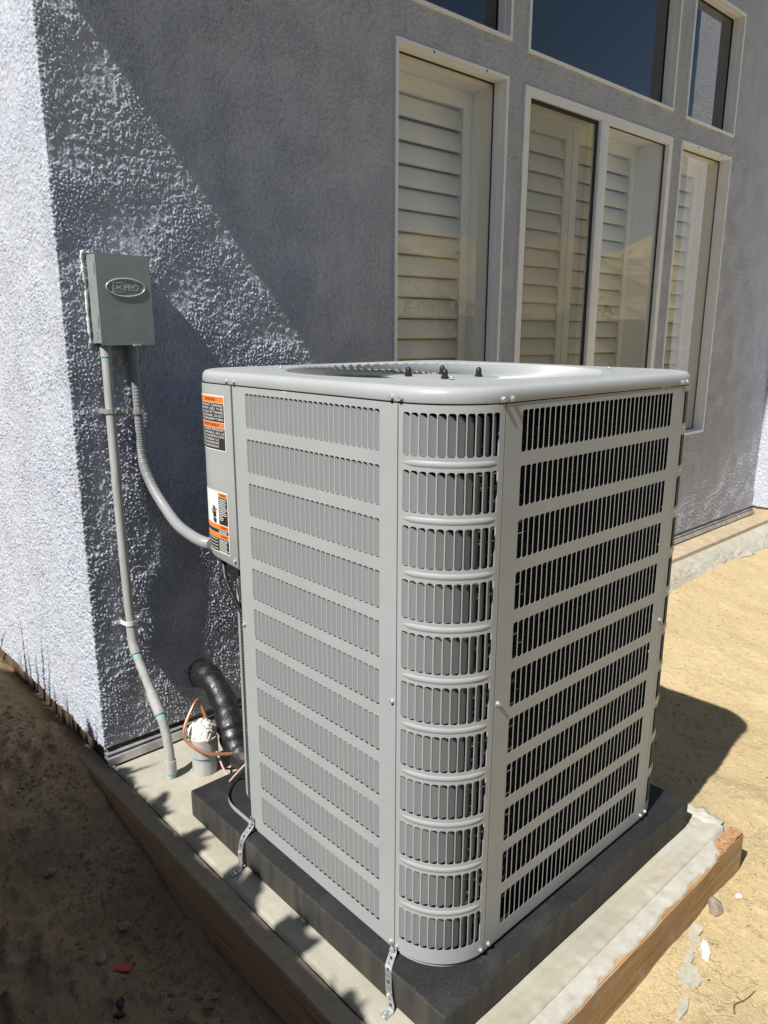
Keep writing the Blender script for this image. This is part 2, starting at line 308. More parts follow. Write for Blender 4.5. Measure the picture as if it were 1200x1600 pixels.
# ------------------------------------------------------------------ ground
def build_ground():
    gx = list(lines((-1.0, -.15, .009), (-.15, 1.1, .02), (1.1, 3.2, .011), (3.2, 5.2, .03)))
    gy = list(lines((-.75, -.1, .009), (-.1, 2.4, .013)))
    def grow(v, s, lim): 
        out = []; 
        while abs(v) < lim: v += s; s *= 1.28; out.append(v)
        return out
    gx = grow(gx[0], -.02, 320)[::-1]+gx+grow(gx[-1], .05, 320); gy = grow(gy[0], -.02, 320)[::-1]+gy+grow(gy[-1], .03, 320)
    X, Y = np.meshgrid(gx, gy)
    T1 = spectral(512, .02, .15, .9, 1); T2 = spectral(1024, .008, .03, .14, 2); T3 = spectral(1024, .004, .012, .045, 3)
    near = np.exp(-((np.maximum(0, np.hypot(X-1, Y-.5)-3))/3)**2)
    Z = -.21 - .075*sstep(X, 1.0, 2.1) + .10*sstep(Y, .55, 1.15)*sstep(X, .8, 1.3)
    left = sstep(X, .1, -.2)
    Z += left*(-.02*sstep(Y, .9, .5) + .085*sstep(Y, 1.0, 1.45) + .03*sstep(X, -.50, -.28)*sstep(Y, .8, 1.3) + .03*sstep(Y, 1.50, 1.65))
    a = sample(T1, .02, X, Y); b = sample(T2, .008, X, Y); c = sample(T3, .004, X, Y)
    rough = .35+.65*left
    rough = rough + .5*np.exp(-((Y+.22)/.14)**2)*sstep(X, .3, .6)*sstep(X, 2, 1.2)
    Z += near*(a*(.004+.005*left) + rough*(.0024*b*np.clip(1+.8*a, .2, 3)*(.6+left) - .004*np.exp(-(b/.13)**2)*sstep(a, -.2, .8)) + rough*.0034*np.clip(c, -.5, 3)*np.clip(.7+b, .1, 3))
    Z += left*(.020*np.exp(-((Y-.30)/.2)**2)*sstep(X, -.5, -.2) + .03*np.exp(-((Y-1.05)/.2)**2)*sstep(X, -.45, -.2) - .045*np.exp(-((Y-.74)/.10)**2-((X+.21)/.09)**2))
    Z -= .1*sstep(X, -.16, -.12)*sstep(X, 1.03, .95)*sstep(Y, -.15, -.1)*sstep(Y, 1.4, 1.3)
    Z[(np.hypot(X, Y) > 12)] = -.28
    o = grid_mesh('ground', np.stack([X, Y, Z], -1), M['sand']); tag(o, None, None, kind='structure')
    return lambda x, y: float(np.interp(0, [0], [0]))*0 + float(Z[np.argmin(abs(np.array(gy)-y)), np.argmin(abs(np.array(gx)-x))])
gz = build_ground()

# ------------------------------------------------------------------ house
house = thing('house', 'blue grey stucco house with white framed windows and plantation shutters', 'house')
WINS = [  # x0 x1 z0 z1 kind
    (1.118, 1.741, .615, 2.230, 'shut'), (1.859, 3.125, .615, 2.222, 'slide'), (3.233, 3.843, .615, 2.228, 'shut'),
    (1.118, 1.751, 2.366, 2.975, 'up'), (1.866, 3.104, 2.352, 2.975, 'up'), (3.250, 3.843, 2.343, 2.975, 'up')]
def build_walls():
    ua = lines((-3.2, -1.1, .02), (-1.1, 0, .0036))                     # left wall: y = DW - u
    xs = lines((0, .86, .0025), (.86, 1.118-XC, .004), (1.118-XC, 1.751-XC, .0055), (1.751-XC, 1.859-XC, .0045), (1.859-XC, 3.125-XC, .008), (3.125-XC, 3.233-XC, .006), (3.233-XC, 3.843-XC, .010), (3.843-XC, XR-XC, .0065))
    extra = [XR-XC+.004*k for k in range(1, 158)]                      # return wall towards -y, .63 deep
    u4 = XR-XC+.632; U = np.concatenate([ua, xs[1:], extra, u4+lines((.004, .9, .02))])
    Zr = lines((ZB, .615, .0034), (.615, 2.222, .0030), (2.222, 2.366, .0042), (2.366, 2.975, .008), (2.975, 4.6, .05))
    UU, ZZ = np.meshgrid(U, Zr)
    px = .0019; n = 1400
    T1 = spectral(n, px, .018, .050, 21); T2 = spectral(n, px, .0055, .011, 22); T3 = spectral(512, .01, .10, .5, 23); T4 = spectral(n, px, .008, .016, 24)
    t1 = sample(T1, px, UU, ZZ); t2 = sample(T2, px, UU, ZZ); t3 = sample(T3, .01, UU, ZZ); t4 = sample(T4, px, UU+.7, ZZ+.3)
    t5 = sample(T4, px, ZZ*.8+1.1, UU*.9+.4)
    plate = sstep(t1+.7*t3+.25*t4, -.22, -.04)                                   # trowelled islands with crisp torn edges
    grain = sstep(t4+.5*t2, .15, .9); dash = sstep(t5+.6*t2, .35, 1.0)
    rugged = np.clip(.55+.5*sstep(1.0-ZZ, -.6, .5)+.25*t3, .25, 1.3)*np.where(UU > .95, .9, 1)
    h = .0017*plate + .0026*grain*rugged*(.35+.65*plate) + .0019*dash*rugged*(1-.4*plate) + .0006*t2*rugged + .0008*t3
    onleft = UU < 0
    h = np.where(onleft, h*.85, h); h = np.where(UU > XR-XC, h*.9, h)
    fade = np.minimum(1, np.abs(UU)/.008)*.35+.65
    h = h*fade
    top = 2.76+.33*(np.clip(UU+XC, XC, XR+.5)+.56)
    Zf = np.where(ZZ > 2.5, np.minimum(ZZ, np.maximum(top, 2.5)), ZZ)
    XX = np.clip(UU, 0, XR-XC)+XC; YY = np.where(UU < 0, DW-UU, DW)
    ex = np.clip(UU-(XR-XC), 0, .632); YY = YY-ex; XX = XX+np.maximum(0, UU-u4)
    nx = np.where((UU < .002) | ((UU > XR-XC-.002) & (UU < u4+.002)), -1., 0.); ny = np.where((UU > -.002) & (UU < XR-XC+.002) | (UU > u4-.002), -1., 0.)
    Pn = np.stack([XX+nx*h, YY+ny*h, Zf], -1)
    # return the bottom edge inwards
    bot = Pn[0:1].copy(); bot[..., 0] += -nx[0:1]*.03; bot[..., 1] += -ny[0:1]*.03
    Pn = np.concatenate([bot, Pn], 0); ZZ2 = np.concatenate([ZZ[:1]-.01, ZZ], 0)
    uc = (U[:-1]+U[1:])/2; zc = (ZZ2[:-1, 0]+ZZ2[1:, 0])/2; keep = np.ones((len(zc), len(uc)), bool)
    for x0, x1, z0, z1, k in WINS:
        keep[np.ix_((zc > z0+.004) & (zc < z1-.004), (uc+XC > x0+.004) & (uc+XC < x1-.004))] = False
    o = grid_mesh('stucco_wall', Pn, M['stucco'], keep, house); return o
build_walls()
# room behind the windows
v, f = join([boxvf(.9, 4.0, DW+.02, 5.0, 3.4, 3.42), boxvf(.9, 4.0, DW+.02, 5.0, -.02, 0), boxvf(.88, .9, DW+.02, 5, 0, 3.4), boxvf(4.0, 4.02, DW+.02, 5, 0, 3.4), boxvf(.9, 4.0, 5, 5.02, 0, 3.4)])
mesh('inner_room', v, f, M['room'], house)
def frame_ring(x0, x1, z0, z1, b, y0, y1):
    return join([boxvf(x0, x1, y0, y1, z1-b, z1), boxvf(x0, x1, y0, y1, z0, z0+b), boxvf(x0, x0+b, y0, y1, z0+b, z1-b), boxvf(x1-b, x1, y0, y1, z0+b, z1-b)])
def jamb(x0, x1, z0, z1, y0, y1, t=.012):
    return frame_ring(x0, x1, z0, z1, t, y0, y1)
_lv = {}
def louver_mesh(wd):
    if wd not in _lv:
        V, F = [], []; n = 8; tilt = math.radians(14)
        for s in (-wd/2, wd/2):
            for k in range(n):
                a = 2*math.pi*k/n; p = .0055*math.cos(a); q = .046*math.sin(a)      # thickness / height
                V.append((s, -q*-math.sin(tilt)*1.0+p*math.cos(tilt), q*math.cos(tilt)+p*math.sin(tilt)))
        F = [(k, (k+1) % n, n+(k+1) % n, n+k) for k in range(n)]+[tuple(range(n-1, -1, -1)), tuple(range(n, 2*n))]
        me = bpy.data.meshes.new('louver'); me.from_pydata(V, [], F); me.materials.append(M['shutter']); me.polygons.foreach_set('use_smooth', [True]*n+[False]*2); _lv[wd] = me
    return _lv[wd]
def shutter(win, x0, x1, z0, z1, y):
    st = .052
    v, f = join([boxvf(x0, x0+st, y-.014, y+.014, z0, z1), boxvf(x1-st, x1, y-.014, y+.014, z0, z1), boxvf(x0+st, x1-st, y-.013, y+.013, z1-.065, z1), boxvf(x0+st, x1-st, y-.013, y+.013, z0, z0+.10)])
    mesh('shutter_frame', v, f, M['shutter'], win)
    me = louver_mesh(round(x1-x0-2*st-.004, 4)); z = z1-.065-.046; 
    while z > z0+.12:
        o = bpy.data.objects.new('louver', me); o.location = ((x0+x1)/2, y, z); o.parent = win; COL.objects.link(o); z -= .0845
for x0, x1, z0, z1, kind in WINS:
    b = .010 if kind != 'slide' else .034
    v, f = frame_ring(x0-.004, x1+.004, z0-.004, z1+.004, b+.004, DW-.010, DW+.02)
    win = mesh('window', v, f, M['vinyl'], house); xi0, xi1, zi0, zi1 = x0+b, x1-b, z0+b, z1-b
    gy = DW+.058 if kind != 'slide' else DW+.016
    if kind != 'slide':
        v, f = jamb(xi0-.010, xi1+.010, zi0-.010, zi1+.010, DW+.02, gy+.012); mesh('jamb', v, f, M['vinyl'], win)
        v, f = frame_ring(xi0+.002, xi1-.002, zi0+.002, zi1-.002, .006, gy-.004, gy-.001); mesh('gasket', v, f, M['gasket'], win)
    if kind == 'slide':
        mx = 2.463
        v, f = frame_ring(xi0, xi1, zi0, zi1, .005, gy-.003, gy+.002); mesh('gasket', v, f, M['gasket'], win)
        box('mullion', (mx-.034, mx+.034, DW-.016, DW+.03, zi0, zi1), M['vinyl'], win, .002)
        for a, c, dy in ((xi0, mx-.034, .014), (mx+.034, xi1, 0)):
            mesh('pane', [(a, gy+dy, zi0), (c, gy+dy, zi0), (c, gy+dy, zi1), (a, gy+dy, zi1)], [(0, 1, 2, 3)], M['glass'], win)
        v, f = frame_ring(xi0+.001, mx-.035, zi0+.001, zi1-.001, .016, DW+.001, DW+.009); mesh('screen_frame', v, f, M['gasket'], win)
        mesh('insect_screen', [(xi0+.016, DW+.005, zi0), (mx-.05, DW+.005, zi0), (mx-.05, DW+.005, zi1), (xi0+.016, DW+.005, zi1)], [(0, 1, 2, 3)], M['screen'], win)
    else:
        mesh('pane', [(xi0, gy, zi0), (xi1, gy, zi0), (xi1, gy, zi1), (xi0, gy, zi1)], [(0, 1, 2, 3)], M['glass' if kind == 'shut' else 'glass_dark'], win)
    if kind != 'up':
        v, f = jamb(xi0-.02, xi1+.02, zi0-.02, 2.225, gy+.013, DW+.26, .02); mesh('reveal', v, f, M['drywall'], win)
        ys = DW+.185; zt = 2.204
        if kind == 'slide':
            shutter(win, xi0+.002, 2.478, zi0+.005, zt, ys); shutter(win, 2.484, xi1-.002, zi0+.005, zt, ys)
        else: shutter(win, xi0+.002, xi1-.002, zi0+.005, zt, ys)
        v, f = boxvf(xi0-.03, xi1+.03, DW+.262, DW+.27, zi0-.03, 2.24); mesh('backing', v, f, M['drywall'], win)
    # little weep screws along the head flange
    if kind == 'shut':
        for fx in (.3, .78):
            lathe('screw', [(.004, 0), (.004, .002), (.002, .003)], M['gasket'], (x0+(x1-x0)*fx, DW-.0101, z1-.006), win, 8, (0, -1, 0))
box('shutter_latch', (1.655, 1.675, DW+.168, DW+.19, 1.56, 1.575), M['zinc'], [o for o in house.children if o.name.startswith('window')][0])
# roof with raked eave that shades the wall
def zr(x): return 2.72+.33*(x+.56)
def roofslab(y0, y1, t0, t1, x0=-.56, x1=5.6):
    return ([(x0, y0, zr(x0)+t0), (x1, y0, zr(x1)+t0), (x1, y1, zr(x1)+t0), (x0, y1, zr(x0)+t0), (x0, y0, zr(x0)+t1), (x1, y0, zr(x1)+t1), (x1, y1, zr(x1)+t1), (x0, y1, zr(x0)+t1)],
            [(0, 3, 2, 1), (4, 5, 6, 7), (0, 1, 5, 4), (1, 2, 6, 5), (2, 3, 7, 6), (3, 0, 4, 7)])
v, f = roofslab(DW-.36, 7, 0, .16); rf = mesh('roof', v, f, M['roof'], house)
v, f = roofslab(DW-.40, 7.05, .162, .22, -.62, 5.65); mesh('roof_tiles', v, f, M['tile'], rf)
# base of the wall
box('foundation', (XC+.30, XR+.3, DW+.012, DW+.3, -.30, -.04), M['foundation'], house)
box('foundation', (XC+.016, XC+.299, DW+.012, DW+.299, -.30, -.04), M['dark_foundation'], house)
box('foundation', (XC+.016, XC+.3, DW+.3, 4.4, -.30, -.04), M['dark_foundation'], house)
box('foundation', (XR+.012, XR+.8, DW-.62, DW+.011, -.30, -.04), M['foundation'], house)
sv, sf = join([boxvf(XC+.0, XR-.002, DW-.020, DW+.010, -.066, -.060), boxvf(XC+.0, XR-.002, DW-.022, DW-.019, -.084, -.060), boxvf(XC+.0, XR-.002, DW-.010, DW+.010, -.052, -.048)])
mesh('drip_screed', sv, sf, M['screed'], house)
k = 0
for x in (1.9, 2.75, 3.55, 4.3): box('screed_joint', (x, x+.012, DW-.026, DW-.012, -.085, -.058), M['screed'], house)

# ledge right of the slab and cement spilled below it
o = box('concrete_ledge', (1.034, XR+.3, 1.165, DW+.013, -.30, -.093), M['foundation'], None, .006); tag(o, None, None, kind='structure')
def spill(name, xs, y_in, z_in, wfun, m, seed, zf):
    T = spectral(256, .008, .03, .25, seed); Vv = np.linspace(0, 1, 26); U_, V_ = np.meshgrid(xs, Vv); wd = wfun(U_)
    n = sample(T, .008, U_, V_*wd*3); Y = y_in - V_*(wd+.004*n); Z = z_in*(1-V_)+zf(U_, Y)*V_ + .0007*n + .010*np.sin(np.pi*V_)
    return grid_mesh(name, np.stack([U_, Y, Z], -1), m)
o = spill('spilled_concrete', lines((1.036, XR, .012)), 1.164, -.118, lambda u: .14+.02*np.sin(u*3.1)+.010*np.sin(u*11), M['concrete'], 5, lambda u, y: np.full_like(u, -.196)); tag(o, None, None, kind='structure')

# ------------------------------------------------------------------ slab, forms, pad
def build_slab():
    xs = lines((-.0965, 1.032, .006)); ys = lines((-.122, 1.333, .006)); X, Y = np.meshgrid(xs, ys)
    T = spectral(512, .004, .02, .12, 31); T2 = spectral(512, .006, .15, .8, 32)
    n = sample(T, .004, X, Y); n2 = sample(T2, .006, X, Y)
    Z = SLAB+.0003*n+.0006*n2
    er = np.maximum(sstep(X, .985, 1.02), sstep(Y, -.075, -.10))          # raised ragged lip beside the forms
    Z += er*(.004+.0006*n) - .004*np.exp(-((X-.972)/.004)**2)*(Y > -.06) - .004*np.exp(-((Y+.058)/.004)**2)*(X < .975)
    Z -= .010*sstep(X, -.090, -.096)
    Z[:, -1] = -.27; Z[:, -2] -= .004; Z[0, :] = -.2
    X[:, -1] += .012*1; 
    X[:, -3:] += (.003*sample(T2, .006, Y[:, -3:]*2, X[:, -3:]))
    return grid_mesh('concrete_slab', np.stack([X, Y, Z], -1), M['concrete'])
tag(build_slab(), None, None, kind='structure')
def board(name, x0, x1, y0, y1, z0, z1, m, along, seed, amp=.0012, step=.01):
    """bevelled timber, surface slightly uneven; built from a subdivided box"""
    bm = bmesh.new(); v, f = boxvf(x0, x1, y0, y1, z0, z1); vs = [bm.verts.new(p) for p in v]
    for q in f: bm.faces.new([vs[i] for i in q])
    bmesh.ops.bevel(bm, geom=bm.edges[:], offset=.003, segments=2, affect='EDGES')
    ln = (x1-x0) if along == 'x' else (y1-y0); n = int(ln/step); nrm = Vector((1, 0, 0)) if along == 'x' else Vector((0, 1, 0)); a0 = x0 if along == 'x' else y0
    for i in range(1, n):
        co = nrm*(a0+ln*i/n); bmesh.ops.bisect_plane(bm, geom=bm.verts[:]+bm.edges[:]+bm.faces[:], plane_co=co, plane_no=nrm)
    r = np.random.default_rng(seed); ph = r.uniform(0, 6, 8)
    for vv in bm.verts:
        t = vv.co.x if along == 'x' else vv.co.y
        w_ = amp*(math.sin(t*23+ph[0])+.5*math.sin(t*47+ph[1]+vv.co.z*40))
        vv.co.z += w_*.7; 
        if along == 'x': vv.co.y += w_*.5
        else: vv.co.x += w_*.5
    me = bpy.data.meshes.new(name); bm.to_mesh(me); bm.free(); me.materials.append(m); me.polygons.foreach_set('use_smooth', [True]*len(me.polygons)); me.set_sharp_from_angle(angle=math.radians(40))
    return fin(bpy.data.objects.new(name, me))
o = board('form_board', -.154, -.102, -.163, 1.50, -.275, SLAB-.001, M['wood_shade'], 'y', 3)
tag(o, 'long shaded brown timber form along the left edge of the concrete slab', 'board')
o = board('form_board', -.101, 1.041, -.163, -.124, -.243, SLAB-.003, M['wood'], 'x', 4)
tag(o, 'sunlit tan timber form with cement smeared on its face at the front right', 'board')
# cement smeared over the top of the front board, leaving torn wood at its right end
def smear():
    xs = lines((-.098, .935, .004)); V_ = np.linspace(0, 1, 16); U_, VV = np.meshgrid(xs, V_)
    T = spectral(512, .004, .03, .09, 41); T2 = spectral(512, .004, .05, .4, 42)
    e = .8*sample(T, .004, U_, U_*0)+.9*sample(T2, .004, U_, U_*0+.2)
    reach = np.clip(.0395+.0028*e, .026, .044); reach *= sstep(U_, .945, .90)*.9+.1
    Y = -.118-VV*reach; n = sample(T, .004, U_, Y*1.5)
    Z = SLAB+.0040+.0004*n-.003*VV**4-.006*(VV > .97)
    return grid_mesh('cement_smear', np.stack([U_, Y, Z], -1), M['concrete_dry'])
o = smear(); adopt(bpy.data.objects['form_board.001'], o); o.matrix_parent_inverse = Matrix.Identity(4)
def torn():
    xs = lines((.88, 1.039, .004)); V_ = np.linspace(0, 1, 12); U_, VV = np.meshgrid(xs, V_); T = spectral(256, .004, .01, .04, 43)
    Y = -.126-VV*.036; n = sample(T, .004, U_*.6, Y*2); Z = SLAB+.0012+.0016*n*sstep(U_, 1.04, 1.02)
    return grid_mesh('torn_top', np.stack([U_, Y, Z], -1), M['wood_end'])
o = torn(); o.parent = bpy.data.objects['form_board.001']
for (x, z) in ((1.043, -.112), (1.036, -.186)):
    o = lathe('plastic_cap', [(.006, 0), (.0065, .004), (.004, .010), (.001, .012)], M['orange_p'], (1.037, -.150, z), bpy.data.objects['form_board.001'], 10, (1, -.3, 0))
# rough cement ridge along the slab's right edge
def ridge():
    ys = lines((-.11, 1.16, .006)); V_ = np.linspace(0, 1, 14); YY, VV = np.meshgrid(ys, V_); T = spectral(256, .005, .015, .08, 44)
    n = sample(T, .005, YY, VV*.1); X = .998+VV*(.050+.004*n); Z = SLAB+.001+(.008+.0015*n)*np.sin(np.pi*np.clip(VV*.8, 0, 1))-.17*sstep(VV, .86, 1.0)
    return grid_mesh('cement_ridge', np.stack([X, YY, Z], -1), M['concrete_dry'])
tag(ridge(), None, None, kind='structure')
PADX0, PADX1, PADY0, PADY1 = -.036, .945, -.045, .920
def build_pad():
    o = box('equipment_pad', (PADX0, PADX1, PADY0, PADY1, SLAB+.002, -.010), M['pad'], None, .005, 3)
    tag(o, 'black plastic pad on the concrete slab under the grey air conditioner', 'equipment pad')
build_pad()

# ------------------------------------------------------------------ air conditioner
ac = thing('air_conditioner', 'grey louvered outdoor air conditioner standing on a black pad', 'air conditioner')
L1 = WY-2*R; LA = R*math.pi/2; L3 = W-2*R
PER = 2*L1+2*L3+4*LA
def PF(s, d=0.0):
    """point at perimeter length s and inward depth d; also heading angle of travel. s=0: back end of the left face, running to the front corner"""
    s %= PER
    segs = [(L1, 'x0'), (LA, 'c0'), (L3, 'y0'), (LA, 'c1'), (L1, 'x1'), (LA, 'c2'), (L3, 'y1'), (LA, 'c3')]
    for ln, k in segs:
        if s <= ln: break
        s -= ln
    a0 = {'x0': -90, 'c0': -90, 'y0': 0, 'c1': 0, 'x1': 90, 'c2': 90, 'y1': 180, 'c3': 180}[k]
    if k[0] == 'c':
        cx, cy = {'c0': (R, R), 'c1': (W-R, R), 'c2': (W-R, WY-R), 'c3': (R, WY-R)}[k]
        a = math.radians(a0)+s/R; t = a
        n = (math.sin(a), -math.cos(a)); return (cx+n[0]*(R-d), cy+n[1]*(R-d), a)
    if k == 'x0': return (d, WY-R-s, math.radians(-90))
    if k == 'y0': return (R+s, d, 0.)
    if k == 'x1': return (W-d, R+s, math.radians(90))
    return (W-R-s, WY-d, math.radians(180))
def P3(s, z, d=0.0): x, y, a = PF(s, d); return (x, y, z)
ROWS = [(1.107-.0995*k, 1.107-.0995*k-.0785) for k in range(11)]
E = .0011; DV = .0105
def patch(s0, s1, z0, z1, ds, V, F, d=0.0, dz=None):
    n = max(1, int(math.ceil((s1-s0)/ds))); m = max(1, int(math.ceil((z1-z0)/dz))) if dz else 1; b = len(V)
    for j in range(m+1):
        for i in range(n+1): V.append(P3(s0+(s1-s0)*i/n, z0+(z1-z0)*j/m, d))
    for j in range(m):
        for i in range(n): q = b+j*(n+1)+i; F.append((q, q+1, q+n+2, q+n+1))
def louver_panel(name, s0, s1, g0, g1, n, ztop=HS-.0016, zbot=.002, parent=ac, gap=.0012):
    """sheet with 11 rows x n slots between g0 and g1"""
    V, F = [], []; p = (g1-g0)/n; s0 += gap; s1 -= gap; ds = .012
    patch(s0, g0, zbot, ztop, ds, V, F); patch(g1, s1, zbot, ztop, ds, V, F)
    zs = [ztop]+[z for r in ROWS for z in r]+[zbot]
    for k in range(0, len(zs), 2): patch(g0, g1, zs[k+1], zs[k], p/2, V, F)
    rt, rb = .0040, .0040
    for (zt, zb) in ROWS:
        for i in range(n):
            a = g0+i*p; b = a+p; l = a+E; r = b-E; zT = zt-.002; zB = zb+.002; k = .3
            inner = [(l, zT-rt), (l+k*rt, zT-k*rt), (l+rt, zT), (r-rt, zT), (r-k*rt, zT-k*rt), (r, zT-rt), (r, zB+rb), (r-k*rb, zB+k*rb), (r-rb, zB), (l+rb, zB), (l+k*rb, zB+k*rb), (l, zB+rb)]
            outer = [(a, zT-rt), (a, zt), (l+rt, zt), (r-rt, zt), (b, zt), (b, zT-rt), (b, zB+rb), (b, zb), (r-rb, zb), (l+rb, zb), (a, zb), (a, zB+rb)]
            q = len(V); V += [P3(s, z) for s, z in outer]+[P3(s, z) for s, z in inner]+[P3(s, z, .0005) for s, z in inner]
            for j in range(12): j2 = (j+1) % 12; F.append((q+j, q+j2, q+12+j2, q+12+j)); F.append((q+12+j, q+12+j2, q+24+j2, q+24+j))
    # folded edges
    for s in (s0, s1):
        q = len(V); V += [P3(s, zbot), P3(s, ztop), P3(s, ztop, .015), P3(s, zbot, .015)]; F.append((q, q+1, q+2, q+3))
    q = len(V); nn = 40
    for i in range(nn+1): ss = s0+(s1-s0)*i/nn; V += [P3(ss, zbot), P3(ss, zbot, .02)]
    for i in range(nn): F.append((q+2*i, q+2*i+1, q+2*i+3, q+2*i+2))
    o = mesh(name, V, F, M['paint'], parent); return o
_vane = {}
def vane_vf(wd, ht):
    """local: x along travel, y inward (left of travel), z up"""
    V, F = [], []; th = .0006
    prof = [(0, .0006), (wd*.10, DV*.20), (wd*.50, DV*.60), (wd*.95, DV)]
    for j, (x, y) in enumerate(prof):
        cut = .0005+.0085*(j/3)**1.2; V += [(x, y, ht/2-cut), (x, y, -ht/2), (x+th, y-th*.4+.0002, ht/2-cut), (x+th, y-th*.4+.0002, -ht/2)]
    for j in range(3):
        a = 4*j; b = a+4; F += [(a, a+1, b+1, b), (a+2, b+2, b+3, a+3), (a, b, b+2, a+2), (a+1, a+3, b+3, b+1)]
    F += [(12, 13, 15, 14)]
    return V, F
def vane_mesh(p):
    kk = round(p, 5)
    if kk not in _vane:
        v, f = vane_vf(p-2*E, .0745); me = bpy.data.meshes.new('louver'); me.from_pydata(v, [], f); me.materials.append(M['paint_shaded']); me.polygons.foreach_set('use_smooth', [True]*len(f)); me.set_sharp_from_angle(angle=math.radians(40)); _vane[kk] = (me, v, f)
    return _vane[kk]
CAMP = Vector(camo.matrix_world.translation)
allv = []
PANELS = []
def add_panel(name, s0, s1, g0, g1, n, **kw):
    o = louver_panel(name, s0, s1, g0, g1, n, **kw); p = (g1-g0)/n
    for ri, (zt, zb) in enumerate(ROWS):
        for i in range(n):
            s = g0+i*p+E; x, y, a = PF(s); allv.append([o, p, x, y, (zt+zb)/2, a, s])
    PANELS.append(o); return o
sL = WY-R-.664
pl = add_panel('side_panel', sL, L1, WY-R-.612, WY-R-.176, 27)
pc = add_panel('corner_panel', L1, L1+LA, L1+.011, L1+.011+11*.0164, 11)
pr = add_panel('side_panel', L1+LA, L1+LA+L3, L1+LA+.047, L1+LA+.597, 33)
s5 = L1+LA+L3
pb = add_panel('corner_panel', s5, s5+LA, s5+.012, s5+.012+11*.0164, 11)
s6 = s5+LA
pd = add_panel('side_panel', s6, s6+L1, s6+.045, s6+L1-.045, 32)
def score(v):
    o, p, x, y, z, a, s = v; d = (Vector((x, y, z))-CAMP); n = Vector((math.sin(a), -math.cos(a), 0))
    if o in (pb, pd): return -1
    vn = Vector((math.cos(a+math.radians(45)), math.sin(a+math.radians(45)), 0)); vn = Vector((-vn.y, vn.x, 0))
    return (abs(vn.dot(d.normalized()))+.15)/d.length_squared
allv.sort(key=score, reverse=True)
rest = {}
for k, v in enumerate(allv):
    o, p, x, y, z, a, s = v; me, vv, ff = vane_mesh(p)
    if k < 300:
        q = bpy.data.objects.new('louver', me); q.location = (x, y, z); q.rotation_euler = (0, 0, a); q.parent = o; COL.objects.link(q)
    else: rest.setdefault(o.name, (o, []))[1].append(v)
for nm, (o, vs) in rest.items():
    V, F = [], []
    for _, p, x, y, z, a, s in vs:
        me, vv, ff = vane_mesh(p); b = len(V); c, sn = math.cos(a), math.sin(a)
        V += [(x+c*px_-sn*py_, y+sn*px_+c*py_, z+pz_) for px_, py_, pz_ in vv]; F += [tuple(i+b for i in q) for q in ff]
    q = mesh('louvers', V, F, M['paint_shaded'], o, True); q['kind'] = 'stuff'; q.data.set_sharp_from_angle(angle=math.radians(40))
# beads pressed between the rows of the corner panels
def bead(panel, s0, s1, z):
    V, F = [], []; n = 26; prof = [(-.0058, 0), (-.0034, -.0012), (0, -.0019), (.0034, -.0012), (.0058, 0)]
    for i in range(n+1):
        t = i/n; s = s0+(s1-s0)*t; k = min(1, min(t, 1-t)*9)**.5
        for dz, d in prof: V.append(P3(s, z+dz*max(k, .3), d*k-.00005))
    for i in range(n):
        for j in range(4): q = i*5+j; F.append((q, q+5, q+6, q+1))
    mesh('bead', V, F, M['paint'], panel, True)
for z in range(10):
    zz = (ROWS[z][1]+ROWS[z+1][0])/2
    bead(pc, L1+.014, L1+LA-.016, zz); bead(pb, s5+.014, s5+LA-.016, zz)
# wall-side panel (plain louver-less sheet) and the coil inside
V, F = [], []; patch(s6+L1+.001, s6+L1+LA+L3, .002, HS, .02, V, F); mesh('rear_panel', V, F, M['paint'], ac, True)
V, F = [], []; patch(.02, PER-LA-.10, .03, HS-.03, .02, V, F, .036); mesh('coil', V, F, M['coil'], ac, True)
V, F = [], []
for z in np.arange(.05, HS-.04, .0254):
    n = 90
    for i in range(n+1):
        s = .03+(PER-LA-.14)*i/n
        for a in range(5): an = math.radians(-90+45*a); V.append(P3(s, z+.0042*math.sin(an), .036-.0042*math.cos(an)))
    b = len(V)-(n+1)*5
    for i in range(n):
        for a in range(4): q = b+i*5+a; F.append((q, q+5, q+6, q+1))
o = mesh('coil_tubes', V, F, M['coil'], ac, True); o['kind'] = 'stuff'
box('partition', (.07, W-.07, .07, WY-.07, .004, .012), M['black'], ac)
V, F = [], []; patch(.0, PER, .01, HS-.01, .03, V, F, .075); mesh('liner', V, F, M['black'], ac, True)
# control box cover: curved sheet at the wall-side end of the left face, open below it
CB0, CB1, CBZ = -.20, sL, .712
V, F = [], []; n = 40; o_ = .0035
for i in range(n+1):
    s = CB0+(CB1-.001-CB0)*i/n; zb = CBZ-.022*(i/n)
    zz = [HS-.001, HS*.5+zb*.5, zb+.006, zb]
    for j, z in enumerate(zz): V.append(P3(s, z, -o_ if j < 3 else -o_+.003))
for i in range(n):
    for j in range(3): q = i*4+j; F.append((q, q+1, q+5, q+4))
q = len(V); V += [P3(CB1-.001, HS-.001, -o_), P3(CB1-.001, CBZ-.022, -o_), P3(CB1-.001, CBZ-.022, .01), P3(CB1-.001, HS-.001, .01)]; F.append((q, q+1, q+2, q+3))
q = len(V)
for i in range(n+1): s = CB0+(CB1-.001-CB0)*i/n; V += [P3(s, CBZ-.022*(i/n), -o_+.003), P3(s, CBZ-.022*(i/n), .05)]
for i in range(n): F.append((q+2*i, q+2*i+1, q+2*i+3, q+2*i+2))
cbox = mesh('control_box_cover', V, F, M['paint'], ac, True); cbox.data.set_sharp_from_angle(angle=math.radians(50))
V, F = [], []; patch(-.20, sL, .004, .70, .02, V, F, .055); mesh('valve_panel', V, F, M['paint'], ac, True)
V, F = [], []; q = 0; V = [P3(sL, .004), P3(sL, .70), P3(sL, .70, .06), P3(sL, .004, .06)]; mesh('panel_return', V, [(0, 1, 2, 3)], M['paint'], ac)
